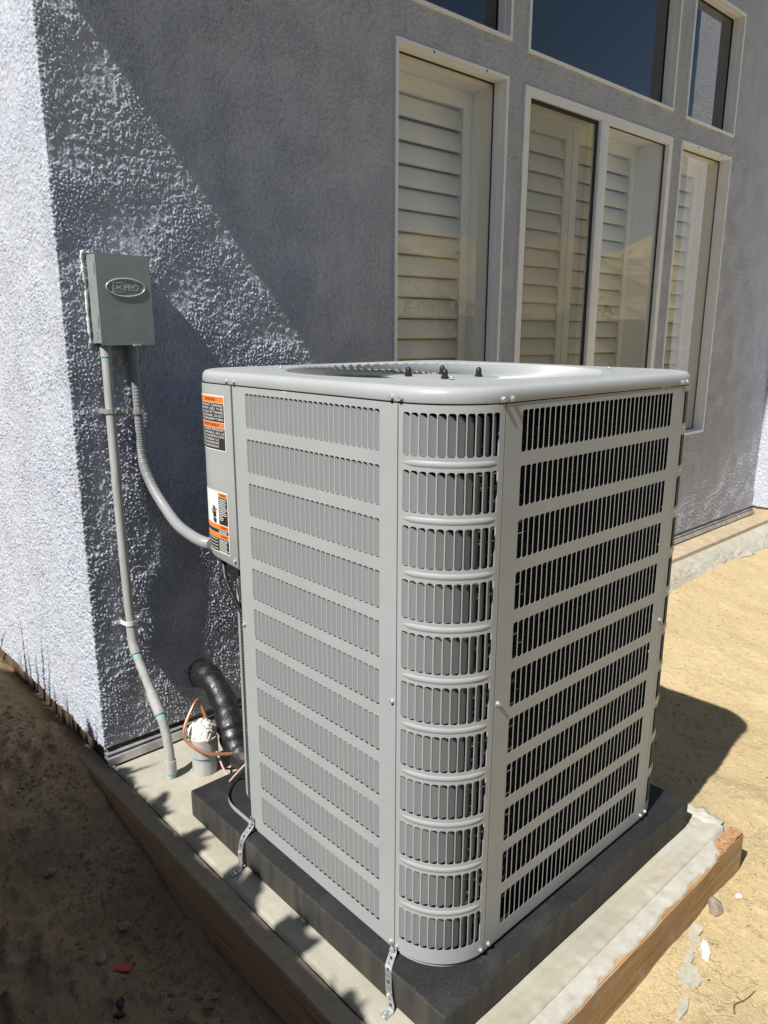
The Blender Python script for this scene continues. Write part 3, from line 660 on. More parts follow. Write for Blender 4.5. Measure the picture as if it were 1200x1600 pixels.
# base pan lip
V, F = [], []; patch(.0, PER, -.0095, .004, .015, V, F, .006); mesh('base_pan', V, F, M['paint'], ac, True)

# top cover
def rr(off, z, n=10):
    """rounded rectangle ring offset outwards by off"""
    pts = []
    for cx, cy, a0 in ((R, R, 180), (W-R, R, 270), (W-R, WY-R, 0), (R, WY-R, 90)):
        for i in range(n+1):
            a = math.radians(a0+90*i/n); r = R+off; pts.append((cx+r*math.cos(a), cy+r*math.sin(a), z))
        e1 = pts[-1]; a = math.radians(a0+90); nc_ = {180: (W-R, R), 270: (W-R, WY-R), 0: (R, WY-R), 90: (R, R)}[a0]; r = R+off
        e2 = (nc_[0]+r*math.cos(a), nc_[1]+r*math.sin(a)); pts += [(e1[0]+(e2[0]-e1[0])*k/14, e1[1]+(e2[1]-e1[1])*k/14, z) for k in range(1, 14)]
    return pts
CX, CY, OR, DK = .45, .4425, .380, 1.147
rings = [(-.004, HS), (.0006, HS+.0004), (.0012, HS+.002), (.0012, HS+.012), (.0004, HS+.0178), (-.0022, HS+.0225), (-.006, DK-.001), (-.014, DK+.001), (-.022, DK+.001)]
V, F = [], []
for off, z in rings: V += rr(off, z)
n = len(rr(0, 0))
for j in range(len(rings)-1):
    for i in range(n): i2 = (i+1) % n; F.append((j*n+i, j*n+i2, (j+1)*n+i2, (j+1)*n+i))
# deck to the circular opening, lip rolls down into it
last = (len(rings)-1)*n; base = len(V); circ = []
for (dr, z) in ((.02, DK+.001), (.010, DK+.002), (.0, DK+.0022), (-.008, DK+.0005), (-.012, DK-.006), (-.012, DK-.05)):
    for i in range(n):
        p = V[last+i]; a = math.atan2(p[1]-CY, p[0]-CX); V.append((CX+(OR+dr)*math.cos(a), CY+(OR+dr)*math.sin(a), z))
for i in range(n): i2 = (i+1) % n; F.append((last+i, last+i2, base+i2, base+i))
for j in range(5):
    for i in range(n): i2 = (i+1) % n; F.append((base+j*n+i, base+j*n+i2, base+(j+1)*n+i2, base+(j+1)*n+i))
cap = mesh('top_cover', V, F, M['paint'], ac, True)
# fan grille
NB = 78
def fin_vf():
    V, F = [], []; n = 9
    for i in range(n):
        t = i/(n-1); r = .135+(OR-.014-.135)*t; a = -.42*t*t; z = DK-.0155+.0168*t**1.2
        c, s = math.cos(a), math.sin(a); nx, ny = s, -c; tl = .0065+.0025*t
        for (k, dz) in ((0, 0), (1, -.010)): V.append((r*c+nx*tl*k, r*s+ny*tl*k, z+dz))
        for (k, dz) in ((1.1, -.010), (.1, .0)): V.append((r*c+nx*tl*k-nx*.0004, r*s+ny*tl*k, z+dz-.0011))
    for i in range(n-1):
        for k in range(4): k2 = (k+1) % 4; a = 4*i; F.append((a+k, a+k2, a+4+k2, a+4+k))
    return V, F
fv, ff = fin_vf(); gr = thing('x', None, None); bpy.data.objects.remove(gr)
V, F = [], []
for rad in (.21, .29, .355):
    for k in range(72):
        pass
v1, f1 = tubevf([(CX+.21*math.cos(a), CY+.21*math.sin(a), DK-.020) for a in np.linspace(0, 2*math.pi, 73)], .002, 6)
v2, f2 = tubevf([(CX+.30*math.cos(a), CY+.30*math.sin(a), DK-.014) for a in np.linspace(0, 2*math.pi, 73)], .002, 6)
V, F = join([(v1, f1), (v2, f2)]); grille = mesh('fan_grille', V, F, M['paint'], ac, True)
me = bpy.data.meshes.new('grille_fin'); me.from_pydata(fv, [], ff); me.materials.append(M['paint']); me.polygons.foreach_set('use_smooth', [True]*len(ff)); me.set_sharp_from_angle(angle=math.radians(35))
for i in range(NB):
    o = bpy.data.objects.new('grille_fin', me); o.location = (CX, CY, 0); o.rotation_euler = (0, 0, 2*math.pi*i/NB); o.parent = grille; COL.objects.link(o)
lathe('hub_disc', [(.145, -.012), (.148, -.004), (.142, 0), (.06, .002), (.001, .003)], M['paint'], (CX, CY, DK-.017), grille, 40)
for dx, dy in ((-.066, .066), (-.066, -.066), (.066, -.066), (.066, .066)):
    lathe('acorn_nut', [(.0095, 0), (.0095, .004), (.007, .005), (.007, .012), (.006, .018), (.003, .0215), (.0005, .022)], M['lblack'], (CX+dx*.9, CY+dy*.9, DK-.0145), grille, 12)
# fan blades seen through the grille
V, F = [], []
for b in range(4):
    q = len(V)
    for i in range(6):
        for j in range(5):
            r = .06+.27*i/5; a = b*math.pi/2+(.9*j/4-.2*i/5); V.append((CX+r*math.cos(a), CY+r*math.sin(a), 1.05-.05*j/4))
    for i in range(5):
        for j in range(4): k = q+i*5+j; F.append((k, k+1, k+6, k+5))
mesh('fan_blades', V, F, M['black'], ac, True)
# screws
def screw_mesh():
    V, F = [], []
    def ring(r, z, n): b = len(V); [V.append((r*math.cos(2*math.pi*k/n), r*math.sin(2*math.pi*k/n), z)) for k in range(n)]; return b
    n = 12; bs = [ring(r, z, n) for r, z in ((.0058, 0), (.0060, .0008), (.0042, .0014), (.0042, .0042), (.0036, .0052), (.0014, .0048))]
    for a, b in zip(bs, bs[1:]):
        for k in range(n): F.append((a+k, a+(k+1) % n, b+(k+1) % n, b+k))
    F.append(tuple(bs[-1]+k for k in range(n)))
    me = bpy.data.meshes.new('screw'); me.from_pydata(V, [], F); me.materials.append(M['zinc']); return me
SM = screw_mesh()
def screw(loc, nrm, parent, sc=1.0):
    o = bpy.data.objects.new('screw', SM); o.location = loc; o.rotation_euler = Vector(nrm).to_track_quat('Z', 'Y').to_euler(); o.scale = (sc,)*3; o.parent = parent; COL.objects.link(o)
def pscrew(s, z, parent, d=0): x, y, a = PF(s, d); screw((x, y, z), (math.sin(a), -math.cos(a), 0), parent, 1.0)
for s in (sL-.018, sL+.012, L1-.014, L1+.008, L1+LA-.010, L1+LA+.014, s5-.010, s5+.012): pscrew(s, HS+.007, cap, -.0012)
for s, pn in ((L1-.010, pl), (L1+.008, pc), (L1+LA-.012, pc), (L1+LA+.012, pr), (s5-.012, pr), (s5+.012, pb), (sL+.012, pl)): pscrew(s, .012, pn)
for s, pn in ((L1-.010, pl), (L1+LA+.010, pr), (s5-.010, pr), (sL+.010, pl)): pscrew(s, .556, pn)
pscrew(sL-.012, CBZ-.002, cbox, -o_)
for a in (135, 225, 315, 45): screw((CX+(OR+.012)*math.cos(math.radians(a)), CY+(OR+.012)*math.sin(math.radians(a)), DK+.003), (0, 0, 1), cap, 1)

# ------------------------------------------------------------------ text helper
def text_vf(s, size, align='CENTER', bold=.0):
    c = bpy.data.curves.new('t', 'FONT'); c.body = s; c.size = size; c.align_x = align; c.align_y = 'CENTER'; c.resolution_u = 2; c.offset = bold
    o = bpy.data.objects.new('t', c); COL.objects.link(o); dg = bpy.context.evaluated_depsgraph_get(); me = bpy.data.meshes.new_from_object(o.evaluated_get(dg))
    V = [v.co.copy() for v in me.vertices]; F = [tuple(p.vertices) for p in me.polygons]
    bpy.data.objects.remove(o); bpy.data.curves.remove(c); bpy.data.meshes.remove(me); return V, F
# warning labels on the control box: s runs to the right
def lab_patch(name, s0, s1, z0, z1, m, d, parent, ds=.006):
    V, F = [], []; patch(s0, s1, z0, z1, ds, V, F, -o_-d); return mesh(name, V, F, m, parent)
def lab_text(items, m, parent, name='print'):
    V, F = [], []
    for txt, s, z, size, al, wmax in items:
        v, f = text_vf(txt, size, al); 
        if wmax and v:
            wd = max(p.x for p in v)-min(p.x for p in v)
            if wd > 0: v = [Vector((p.x*wmax/wd, p.y, 0)) for p in v]
        b = len(V); V += [P3(s+p.x, z+p.y, -o_-.0016) for p in v]; F += [tuple(i+b for i in q) for q in f]
    return mesh(name, V, F, m, parent)
def lab_bars(rows, m, parent, name='print'):
    V, F = [], []
    for s0, s1, z, h in rows:
        patch(s0, s1, z-h/2, z+h/2, .008, V, F, -o_-.0016)
    return mesh(name, V, F, m, parent)
def labels():
    sR = WY-R-.693; sl_ = sR-.145; z1, z0 = 1.094, .966
    lb = lab_patch('warning_label', sl_, sR, z0, z1, M['lwhite'], .0006, cbox)
    lb['label'] = 'upper bilingual flammable refrigerant warning label'
    i = .0028; a, b = sl_+i, sR-i; mid = (a+b)/2; ww = b-a-.006
    lab_patch('print', a, b, z1-.0165, z1-i, M['orange'], .0011, lb); lab_patch('print', a, b, z1-.061, z1-.018, M['lblack'], .0011, lb)
    lab_patch('print', a, b, z1-.0745, z1-.0622, M['orange'], .0011, lb); lab_patch('print', a, b, z0+i, z1-.0757, M['lblack'], .0011, lb)
    lab_text([('WARNING', mid+.012, z1-.0100, .011, 'CENTER', .05), ('AVERTISSEMENT', mid+.010, z1-.0685, .010, 'CENTER', .08)], M['lblack'], lb)
    t1 = ['A2L REFRIGERANT, FLAMMABLE', 'REFRIGERANT USED. TO BE', 'REPAIRED ONLY BY TRAINED', 'SERVICE PERSONNEL. DO NOT', 'PUNCTURE REFRIGERANT TUBING']
    t2 = ["RISQUE D'INCENDIE, REFRIGERANT", 'EST INFLAMMABLE. SEUL LE', "PERSONNEL D'ENTRETIEN FORME", 'PEUT REPARER CE', 'SYSTEME. NE PAS PERFORER', 'LE TUBE DE REFRIGERANT']
    it = [(t, a+.003+ww/2, z1-.0235-.0079*k, .0078, 'CENTER', ww) for k, t in enumerate(t1)]
    it += [(t, a+.003+ww/2-(.011 if k > 2 else 0), z1-.0795-.0078*k, .0072, 'CENTER', ww-(.024 if k > 2 else 0)) for k, t in enumerate(t2)]
    lab_text(it, M['lwhite'], lb)
    # lower label
    sR = WY-R-.698; sl_ = sR-.125; z1, z0 = .868, .716
    lb = lab_patch('warning_label', sl_, sR, z0, z1, M['lwhite'], .0006, cbox)
    lb['label'] = 'lower warning label with hand pictogram and small print'
    a, b = sl_+i, sR-i; m_ = sR-.042
    lab_patch('print', m_, b, z1-.0125, z1-i, M['orange'], .0011, lb); lab_patch('print', m_, b, z1-.080, z1-.0135, M['lblack'], .0011, lb)
    for zt in (z1-.082, z1-.104): lab_patch('print', a, b, zt-.0105, zt, M['orange'], .0011, lb)
    lab_patch('print', a, b, z1-.103, z1-.0935, M['lblack'], .0011, lb); lab_patch('print', a, b, z0+i, z1-.1155, M['lblack'], .0011, lb)
    for tt in (('WARNING', m_+.022, z1-.008, .0075, 'CENTER', .026), ('WARNING', m_+.020, z1-.0875, .0085, 'CENTER', .030), ('WARNING', m_+.020, z1-.1095, .0085, 'CENTER', .030)): lab_text([tt], M['lblack'], lb)
    rows = []
    r = random.Random(3)
    for k in range(13): rows.append((m_+.003, b-.002-(r.random()*.008)-(.012 if 9 < k else 0), z1-.018-.0042*k, .0015))
    for k in range(2): rows.append((m_-.004, b-.003-r.random()*.006, z1-.0965-.0038*k, .0014)); 
    for k in range(8): rows.append((m_-.004, b-.002-r.random()*.010, z1-.1195-.0040*k, .0015)); rows.append((a+.002, m_-.010, z1-.1195-.0040*k, .0014)) if k % 2 == 0 else None
    lab_bars(rows, M['lwhite'], lb)
    # hand pictogram
    V, F = [], []; hx = m_-.020; hz = z1-.052
    def poly(pts): b_ = len(V); V.extend([P3(hx+x, hz+y, -o_-.0016) for x, y in pts]); F.append(tuple(range(b_, len(V))))
    poly([(-.006, -.014), (.006, -.014), (.008, 0), (-.007, .001)]); poly([(-.007, .002), (-.0045, .002), (-.006, .013), (-.0075, .013)]); poly([(-.003, .002), (-.0005, .002), (-.001, .016), (-.003, .016)])
    poly([(.001, .002), (.0035, .002), (.0035, .015), (.0015, .015)]); poly([(.005, .001), (.008, .001), (.010, .010), (.008, .011)]); poly([(-.009, -.006), (-.006, -.010), (-.013, .006), (-.0145, .004)])
    poly([(-.008, -.016), (.008, -.016), (.006, -.028), (-.004, -.026)])
    mesh('pictogram', V, F, M['lblack'], lb)
labels()

# ------------------------------------------------------------------ electrical box
eb = thing('electrical_box', 'grey metal electrical disconnect box with an oval logo on the left wall', 'electrical box', (.038, DW-.033, 1.197))
def ebox():
    x0, x1, z0, z1, yb, yf = -.040, .114, 1.197, 1.437, DW-.002, DW-.066
    o1 = box('enclosure', (x0+.003, x1-.003, yf+.012, yb, z0+.004, z1-.003), M['ebox'], None, .0015)
    # hinged cover: front sheet with side flanges
    v, f = join([boxvf(x0, x1, yf-.0015, yf, z0, z1), boxvf(x0, x0+.0015, yf, yf+.05, z0+.006, z1), boxvf(x1-.0015, x1, yf, yf+.045, z0, z1), boxvf(x0, x1, yf, yf+.05, z1-.0015, z1)])
    o2 = mesh('cover', v, f, M['ebox'])
    # slots and screws in the side flange
    parts = []
    for za, zb in ((z1-.055, z1-.024), (z0+.045, z0+.076)):
        o = box('hinge_slot', (x0-.0006, x0+.0008, yf+.006, yf+.009, za, zb), M['black'])
        parts.append(o)
    for z in (z1-.045, z1-.082): parts.append(lathe('rivet', [(.0022, 0), (.002, .0012), (.0008, .0018)], M['zinc'], (x0, yf+.028, z), None, 8, (-1, 0, 0)))
    for z in (z0+.022, z0+.036): parts.append(lathe('knockout', [(.008, 0), (.008, .0006), (.0068, .0008)], M['ebox'], (x0-.0001, yf+.026, z), None, 18, (-1, 0, 0)))
    parts.append(box('hasp', (x0+.088, x0+.112, yf-.005, yf+.002, z0-.004, z0+.002), M['zinc'], None, .001))
    # embossed oval and lettering
    cx, cz = (x0+x1)/2+.003, z1-.086; ring = [(cx+.0545*math.cos(a), yf-.0018, cz+.0235*math.sin(a)) for a in np.linspace(0, 2*math.pi, 49)]
    v, f = tubevf(ring, .0021, 8, False); logo = mesh('logo', v, f, M['embossed'], None, True); parts.append(logo)
    V, F = [], []
    def emb(s, x, z, size, wmax):
        tv, tf = text_vf(s, size, 'CENTER'); wd = max(p.x for p in tv)-min(p.x for p in tv); b = len(V); n = len(tv)
        V.extend([(x+p.x*wmax/wd, yf-.0030, z+p.y) for p in tv]); V.extend([(x+p.x*wmax/wd, yf-.0014, z+p.y) for p in tv]); F.extend([tuple(b+i for i in q) for q in tf])
        ed = {}
        for q in tf:
            for i in range(len(q)): a_, b_ = q[i], q[(i+1) % len(q)]; ed[(a_, b_)] = 1
        for (a_, b_) in ed:
            if (b_, a_) not in ed: F.append((b+a_, b+n+a_, b+n+b_, b+b_))
    emb('AC', cx-.0185, cz-.001, .017, .021); emb('PRO', cx+.0155, cz-.001, .025, .040)
    v, f = join([boxvf(cx-.0375, cx-.0348, yf-.003, yf-.0014, cz-.013, cz+.014), boxvf(cx-.0348, cx-.008, yf-.003, yf-.0014, cz+.0116, cz+.014), boxvf(cx-.0348, cx-.008, yf-.0028, yf-.0014, cz-.013, cz-.0112)])
    b = len(V); V += v; F += [tuple(i+b for i in q) for q in f]
    parts.append(mesh('lettering', V, F, M['embossed']))
    # bead of caulk on the wall round the left edge
    v, f = tubevf(smoothpath([(x0-.004, DW-.001, z0+.0), (x0-.006, DW-.001, z0+.06), (x0-.005, DW-.001, z0+.13), (x0-.008, DW-.001, z1-.04), (x0-.007, DW-.001, z1+.004), (x0+.02, DW-.001, z1+.004)], 6), lambda t, i: .0045+.0014*math.sin(i*2.1)+.001*math.sin(i*5.3), 8)
    parts.append(mesh('caulk', v, f, M['caulk'], None, True))
    adopt(eb, o1, o2, *parts)
ebox()
# ------------------------------------------------------------------ conduits
YC = DW-.030
def conduit():
    t = thing('rigid_conduit', 'long straight grey PVC conduit from the electrical box down to the slab', 'conduit', (.011, 1.133, SLAB))
    pts = smoothpath([(-.015, YC, 1.196), (-.017, YC-.002, 1.0), (-.017, YC-.004, .75), (-.012, YC, .5), (-.007, YC, .34), (-.006, YC-.012, .28), (.004, 1.215, .165), (.010, 1.165, .085), (.013, 1.140, .0), (.011, 1.133, -.05), (.011, 1.133, SLAB)], 12)
    p = tube('pipe', pts, .0138, M['pvc'], None, 18); parts = [p]
    def sub(z1, z0, r, m, name):
        zs = [-v.z for v in pts]
        q = [Vector([float(np.interp(-z, zs, [v[k] for v in pts])) for k in range(3)]) for z in np.linspace(z1, z0, 7)]; return tube(name, q, r, m, None, 18)
    parts += [sub(1.197, 1.165, .0158, M['pvc'], 'coupling'), sub(.36, .275, .0165, M['pvc'], 'coupling'), sub(.165, .105, .0170, M['pvc'], 'coupling'), sub(-.035, -.075, .0175, M['pvc'], 'coupling')]
    parts += [sub(1.163, 1.152, .0141, M['primer'], 'primer_band'), sub(.272, .258, .0142, M['primer'], 'primer_band'), sub(.102, .088, .0142, M['primer'], 'primer_band'), sub(-.074, -.090, .0143, M['primer'], 'primer_band')]
    adopt(t, *[x for x in parts])
    t = thing('flexible_conduit', 'ribbed grey flexible conduit curving from the electrical box to the air conditioner', 'conduit', (.06, YC, 1.19))
    pts = smoothpath([(.061, YC, 1.165), (.064, YC, 1.05), (.064, YC, .93), (.066, 1.285, .86), (.075, 1.255, .79), (.078, 1.19, .737), (.065, 1.09, .705), (.045, .97, .700), (.030, .885, .705), (.028, .84, .71)], 40)
    p = tube('ribbed_hose', pts, lambda t, i: .0150+.0007*math.sin(i*1.9), M['flex'], None, 16)
    c = tube('connector', [(.061, YC, 1.197), (.061, YC, 1.155)], .0185, M['flex'], None, 18)
    adopt(t, p, c)
conduit()
def clamp(x, z, label, m, y=YC):
    t = thing('conduit_clamp', label, 'clamp', (x, DW, z), 'clamps holding the conduits to the wall')
    arc = [(x+.017*math.cos(a), y-.017*math.sin(a)+.001, z) for a in np.linspace(0, math.pi, 13)]
    path = [(x+.046, DW-.003, z), (x+.020, DW-.004, z)]+arc+[(x-.020, DW-.004, z), (x-.046, DW-.003, z)]
    V, F = [], []
    for p in path:
        for dz in (-.007, .007): V += [(p[0], p[1], p[2]+dz)]
    for p in path:
        for dz in (-.007, .007): V += [(p[0]+(p[0]-x)*.06, p[1]-.0015, p[2]+dz)]
    n = len(path)
    for i in range(n-1): a = 2*i; F += [(a, a+1, a+3, a+2), (a+2*n, a+2*n+2, a+2*n+3, a+2*n+1), (a, a+2, a+2+2*n, a+2*n), (a+1, a+1+2*n, a+3+2*n, a+3)]
    s = mesh('strap', V, F, m, None, True); s.data.set_sharp_from_angle(angle=math.radians(40)); adopt(t, s)
    for dx in (-.036, .036):
        o = bpy.data.objects.new('screw', SM); COL.objects.link(o); o.parent = t; o.location = (dx, -.005, 0); o.rotation_euler = Vector((0, -1, 0)).to_track_quat('Z', 'Y').to_euler(); o.scale = (.9,)*3
clamp(-.017, 1.015, 'zinc clamp holding the straight conduit below the electrical box', M['zinc'])
clamp(.064, 1.008, 'zinc clamp holding the ribbed flexible conduit below the electrical box', M['zinc'])
clamp(-.009, .372, 'white plastic clamp low on the straight conduit above its bend', M['whiteplastic'])
# ------------------------------------------------------------------ stub pipe, insulated line, wires
t = thing('pipe_sleeve', 'short upright grey PVC sleeve stuffed with white foam beside the pad', 'pipe', (.108, 1.10, SLAB))
a = lathe('pipe', [(.038, 0), (.038, .064)], M['pvc'], (.108, 1.10, SLAB), None, 28)
b_ = lathe('primer_band', [(.0384, .0), (.0384, .012)], M['primer'], (.108, 1.10, SLAB+.046), None, 28)
c_ = lathe('collar', [(.0385, 0), (.0435, .001), (.0435, .062), (.040, .064), (.036, .064)], M['pvc'], (.108, 1.10, SLAB+.058), None, 28)
V, F = [], []; nr, nc = 14, 28
for i in range(nr):
    for j in range(nc):
        th = i/(nr-1)*math.pi/2; ph = 2*math.pi*j/nc; r = (.039+.006*math.sin(ph*3+1)*math.cos(th)+.004*math.sin(ph*7+th*9)+rng.normal()*.0015)*math.cos(th)+.001
        V.append((.108+r*math.cos(ph), 1.10+r*math.sin(ph), SLAB+.118+.050*math.sin(th)+.004*math.sin(ph*5+th*6)))
for i in range(nr-1):
    for j in range(nc): F.append((i*nc+j, i*nc+(j+1) % nc, (i+1)*nc+(j+1) % nc, (i+1)*nc+j))
d_ = mesh('foam', V, F, M['foam'], None, False)
adopt(t, a, b_, c_, d_)
pts = smoothpath([(.235, 1.345, .10), (.215, 1.27, .135), (.205, 1.20, .135), (.208, 1.14, .085), (.200, 1.09, .02), (.190, 1.04, -.030), (.190, .98, -.042), (.20, .92, -.040), (.22, .86, -.035), (.25, .80, -.02)], 10)
o = tube('refrigerant_line', pts, lambda t, i: .041+.0030*math.sin(i*.17+.6)+.0016*math.sin(i*.47+1)+.0008*math.sin(i*1.3)-(.0035 if i in (17, 18, 41, 42, 63) else 0), M['insul'], None, 22)
tag(o, 'thick black insulated refrigerant pipe looping from the wall into the air conditioner', 'pipe')
o = tube('copper_tube', smoothpath([(.135, 1.16, .10), (.118, 1.14, .128), (.09, 1.125, .115), (.052, 1.11, .065), (.05, 1.09, .03), (.085, 1.045, .0), (.14, 1.02, -.015), (.19, 1.0, -.02)], 10), .0048, M['copper'], None, 10)
tag(o, 'bare copper tube looping in front of the foam filled sleeve', 'copper tube')
o = tube('copper_tube', smoothpath([(.118, 1.15, .125), (.125, 1.13, .10), (.128, 1.11, .065), (.128, 1.10, .05)], 6), .0055, M['copper'], None, 10)
tag(o, 'short dark copper tube dropping into the white foam', 'copper tube')
o = tube('wire', smoothpath([(.128, 1.06, -.02), (.13, 1.00, -.075), (.17, .95, -.088), (.20, .93, -.085)], 8), .0032, M['pinkwire'], None, 8)
tag(o, 'thin pinkish wire lying on the slab under the black pipe', 'wire')
o = tube('wire', smoothpath([(.115, .80, .10), (.10, .835, .06), (.07, .875, .0), (.075, .90, -.035), (.10, .875, -.055), (.13, .84, -.04)], 8), .0032, M['pinkwire'], None, 8)
tag(o, 'thin pinkish wire hanging in a loop beside the cabinet edge', 'wire')
o = tube('cable', smoothpath([(.04, .80, .70), (.02, .77, .65), (.02, .735, .60), (.03, .70, .55)], 8), .006, M['insul'], None, 8)
tag(o, 'black cable hanging below the control box cover', 'cable')

# ------------------------------------------------------------------ perforated straps
def perf_strap(path, wdir, label):
    """path: list of points; wdir: width direction; strip with real holes"""
    P = smoothpath(path, 6); 
    # resample at cell length
    ds = [0]; 
    for a, b in zip(P, P[1:]): ds.append(ds[-1]+(b-a).length)
    def at(s):
        s = min(max(s, 0), ds[-1]-1e-6); i = max(k for k in range(len(ds)) if ds[k] <= s); i = min(i, len(P)-2); return P[i].lerp(P[i+1], (s-ds[i])/(ds[i+1]-ds[i]+1e-9))
    wd = Vector(wdir).normalized(); V, F = [], []; hw = .0092; c = .012; n = int(ds[-1]/c)
    for k in range(n):
        s0 = k*c; big = k % 2 == 0; rr_ = .0034 if big else .0018; mid = s0+c/2
        out = []; inn = []
        for j in range(16):
            a = 2*math.pi*j/16; ca, sa = math.cos(a), math.sin(a); q = 1/max(abs(ca), abs(sa)); out.append((mid+ca*q*c/2, sa*q*hw)); inn.append((mid+ca*rr_, sa*rr_))
        for lay in (0, 1):
            b = len(V)
            for (s, wv) in out+inn:
                p = at(s); tn = (at(s+.002)-at(s-.002)).normalized(); nn = tn.cross(wd).normalized(); V.append(p+wd*wv+nn*(.0009*lay))
            for j in range(16): j2 = (j+1) % 16; F.append((b+j, b+j2, b+16+j2, b+16+j))
    t = thing('perforated_strap', label, 'metal strap', tuple(P[-1]), 'galvanised hold-down straps at the foot of the air conditioner')
    o = mesh('strip', V, F, M['strapmetal'], None, True); adopt(t, o)
    return t, P
t, P = perf_strap([(-.004, .655, .030), (-.006, .655, .008), (-.036, .650, -.012), (-.046, .648, -.040), (-.050, .646, -.080), (-.058, .643, -.089), (-.085, .640, -.0895)], (0, 1, 0), 'bent perforated metal strap with its foot screwed flat to the slab')
for loc, nr in (((-.008, .655, .016), (-1, 0, .2)), ((-.047, .648, -.045), (-1, 0, 0)), ((-.073, .641, -.089), (0, 0, 1))):
    o = bpy.data.objects.new('screw', SM); COL.objects.link(o); o.location = Vector(loc)-t.location; o.rotation_euler = Vector(nr).to_track_quat('Z', 'Y').to_euler(); o.parent = t
t, P = perf_strap([(-.004, .128, .014), (-.007, .127, -.002), (-.034, .112, -.010), (-.040, .106, -.025), (-.044, .100, -.055), (-.044, .094, -.080), (-.052, .090, -.0895), (-.080, .088, -.0895)], (0, 1, 0), 'long perforated metal strap hanging over the front corner of the black pad')
for loc, nr in (((-.009, .128, .004), (-1, 0, .2)), ((-.045, .098, -.060), (-1, 0, 0)), ((-.066, .089, -.089), (0, 0, 1))):
    o = bpy.data.objects.new('screw', SM); COL.objects.link(o); o.location = Vector(loc)-t.location; o.rotation_euler = Vector(nr).to_track_quat('Z', 'Y').to_euler(); o.parent = t

# ------------------------------------------------------------------ debris
def chip(name, outline, x, y, th, m, label, cat, rot=0, tilt=(0, 0), lift=.001, group=None):
    n = len(outline); c, s = math.cos(rot), math.sin(rot); z = gz(x, y)+lift; V = []
    for k, dz in ((1.0, 0), (.95, th)):
        for px_, py_ in outline:
            X = px_*k; Y = py_*k; V.append((x+c*X-s*Y, y+s*X+c*Y, z+dz+tilt[0]*X+tilt[1]*Y+random.uniform(-.0006, .0006)))
    F = [tuple(range(n-1, -1, -1)), tuple(range(n, 2*n))]+[(i, (i+1) % n, n+(i+1) % n, n+i) for i in range(n)]
    return tag(mesh(name, V, F, m), label, cat, group)
G = 'cement chips lying on the sand'
chip('concrete_chip', [(-.036, -.004), (-.020, -.024), (.004, -.030), (.012, -.020), (.030, -.012), (.034, .008), (.010, .024), (-.014, .026), (-.030, .016)], .600, -.232, .006, M['chip'], 'largest flat grey cement chip on the sand below the front board', 'cement chip', .2, (.04, .05), group=G)
chip('concrete_chip', [(-.026, -.008), (.0, -.012), (.026, -.006), (.028, .006), (.002, .007), (-.024, .009)], .652, -.205, .005, M['chip'], 'narrow grey cement chip next to the largest one', 'cement chip', .3, group=G)
chip('concrete_chip', [(-.018, -.010), (.012, -.014), (.022, .002), (.006, .013), (-.016, .010)], .705, -.196, .006, M['chip'], 'small grey cement chip between the narrow chip and the board', 'cement chip', .9, group=G)
chip('concrete_chip', [(-.024, -.010), (.012, -.015), (.028, .0), (.010, .014), (-.020, .010)], .735, -.182, .007, M['chip'], 'grey cement chip closest to the board, half buried', 'cement chip', .1, (.1, 0), .002, group=G)
chip('plaster_chip', [(-.024, -.006), (-.006, -.012), (.020, -.007), (.030, .002), (.012, .009), (-.018, .008)], .692, -.226, .010, M['white_chip'], 'white plaster flake among the grey cement chips', 'plaster chip', .5, (.1, .1))
chip('concrete_chip', [(-.040, -.004), (-.005, -.011), (.035, -.004), (.036, .004), (.0, .010), (-.036, .006)], .505, -.262, .006, M['chip'], 'long thin grey cement sliver nearest the bottom edge', 'cement chip', .15, group=G)
chip('plaster_chip', [(.009*math.cos(a), .008*math.sin(a)) for a in np.linspace(0, 5.5, 9)], .930, -.207, .005, M['white_chip'], 'small round white pebble of plaster near the board end', 'plaster chip')
chip('red_tag', [(-.020, -.009), (.020, -.012), (.022, .008), (.002, .008), (-.017, .011)], -.352, .69, .0012, M['redtag'], 'torn dark red plastic scrap on the shaded brown soil', 'plastic scrap', -.75, lift=.010)
def stone(x, y, r, m, label, sq=.6, lift=0, grp=None, cat='stone'):
    bm = bmesh.new(); bmesh.ops.create_icosphere(bm, subdivisions=3, radius=1); sd = random.random()*9; rot = random.random()*6; c, s = math.cos(rot), math.sin(rot); z = gz(x, y)
    for v in bm.verts:
        n = 1+.18*math.sin(v.co.x*3+sd)+.14*math.sin(v.co.y*4+sd*2)+.08*math.sin(v.co.z*7+v.co.x*6+sd); q = v.co*n*r; v.co = Vector((x+c*q.x*1.25-s*q.y, y+s*q.x*1.25+c*q.y, z+q.z*sq+r*sq*.45+lift))
    me = bpy.data.meshes.new('stone'); bm.to_mesh(me); bm.free(); me.materials.append(m); me.polygons.foreach_set('use_smooth', [True]*len(me.polygons))
    return tag(fin(bpy.data.objects.new('stone', me)), label, cat, grp)
stone(-.385, .735, .014, M['stone'], 'oval stone left of the red scrap on the brown soil')
stone(-.392, .612, .011, M['lblack'], 'black lump below the red scrap')
stone(-.405, .585, .010, M['lblack'], 'second black lump just below the first, nearer the bottom edge')
stone(-.375, 1.10, .012, M['stone'], 'small brown stone at the left edge of the soil')
stone(-.300, .80, .012, M['stone'], 'pale stone half sunk in the soil between the red scrap and the board')
stone(.845, -.182, .020, M['stone'], 'dark clod wedged between the front board and the sand', .7)
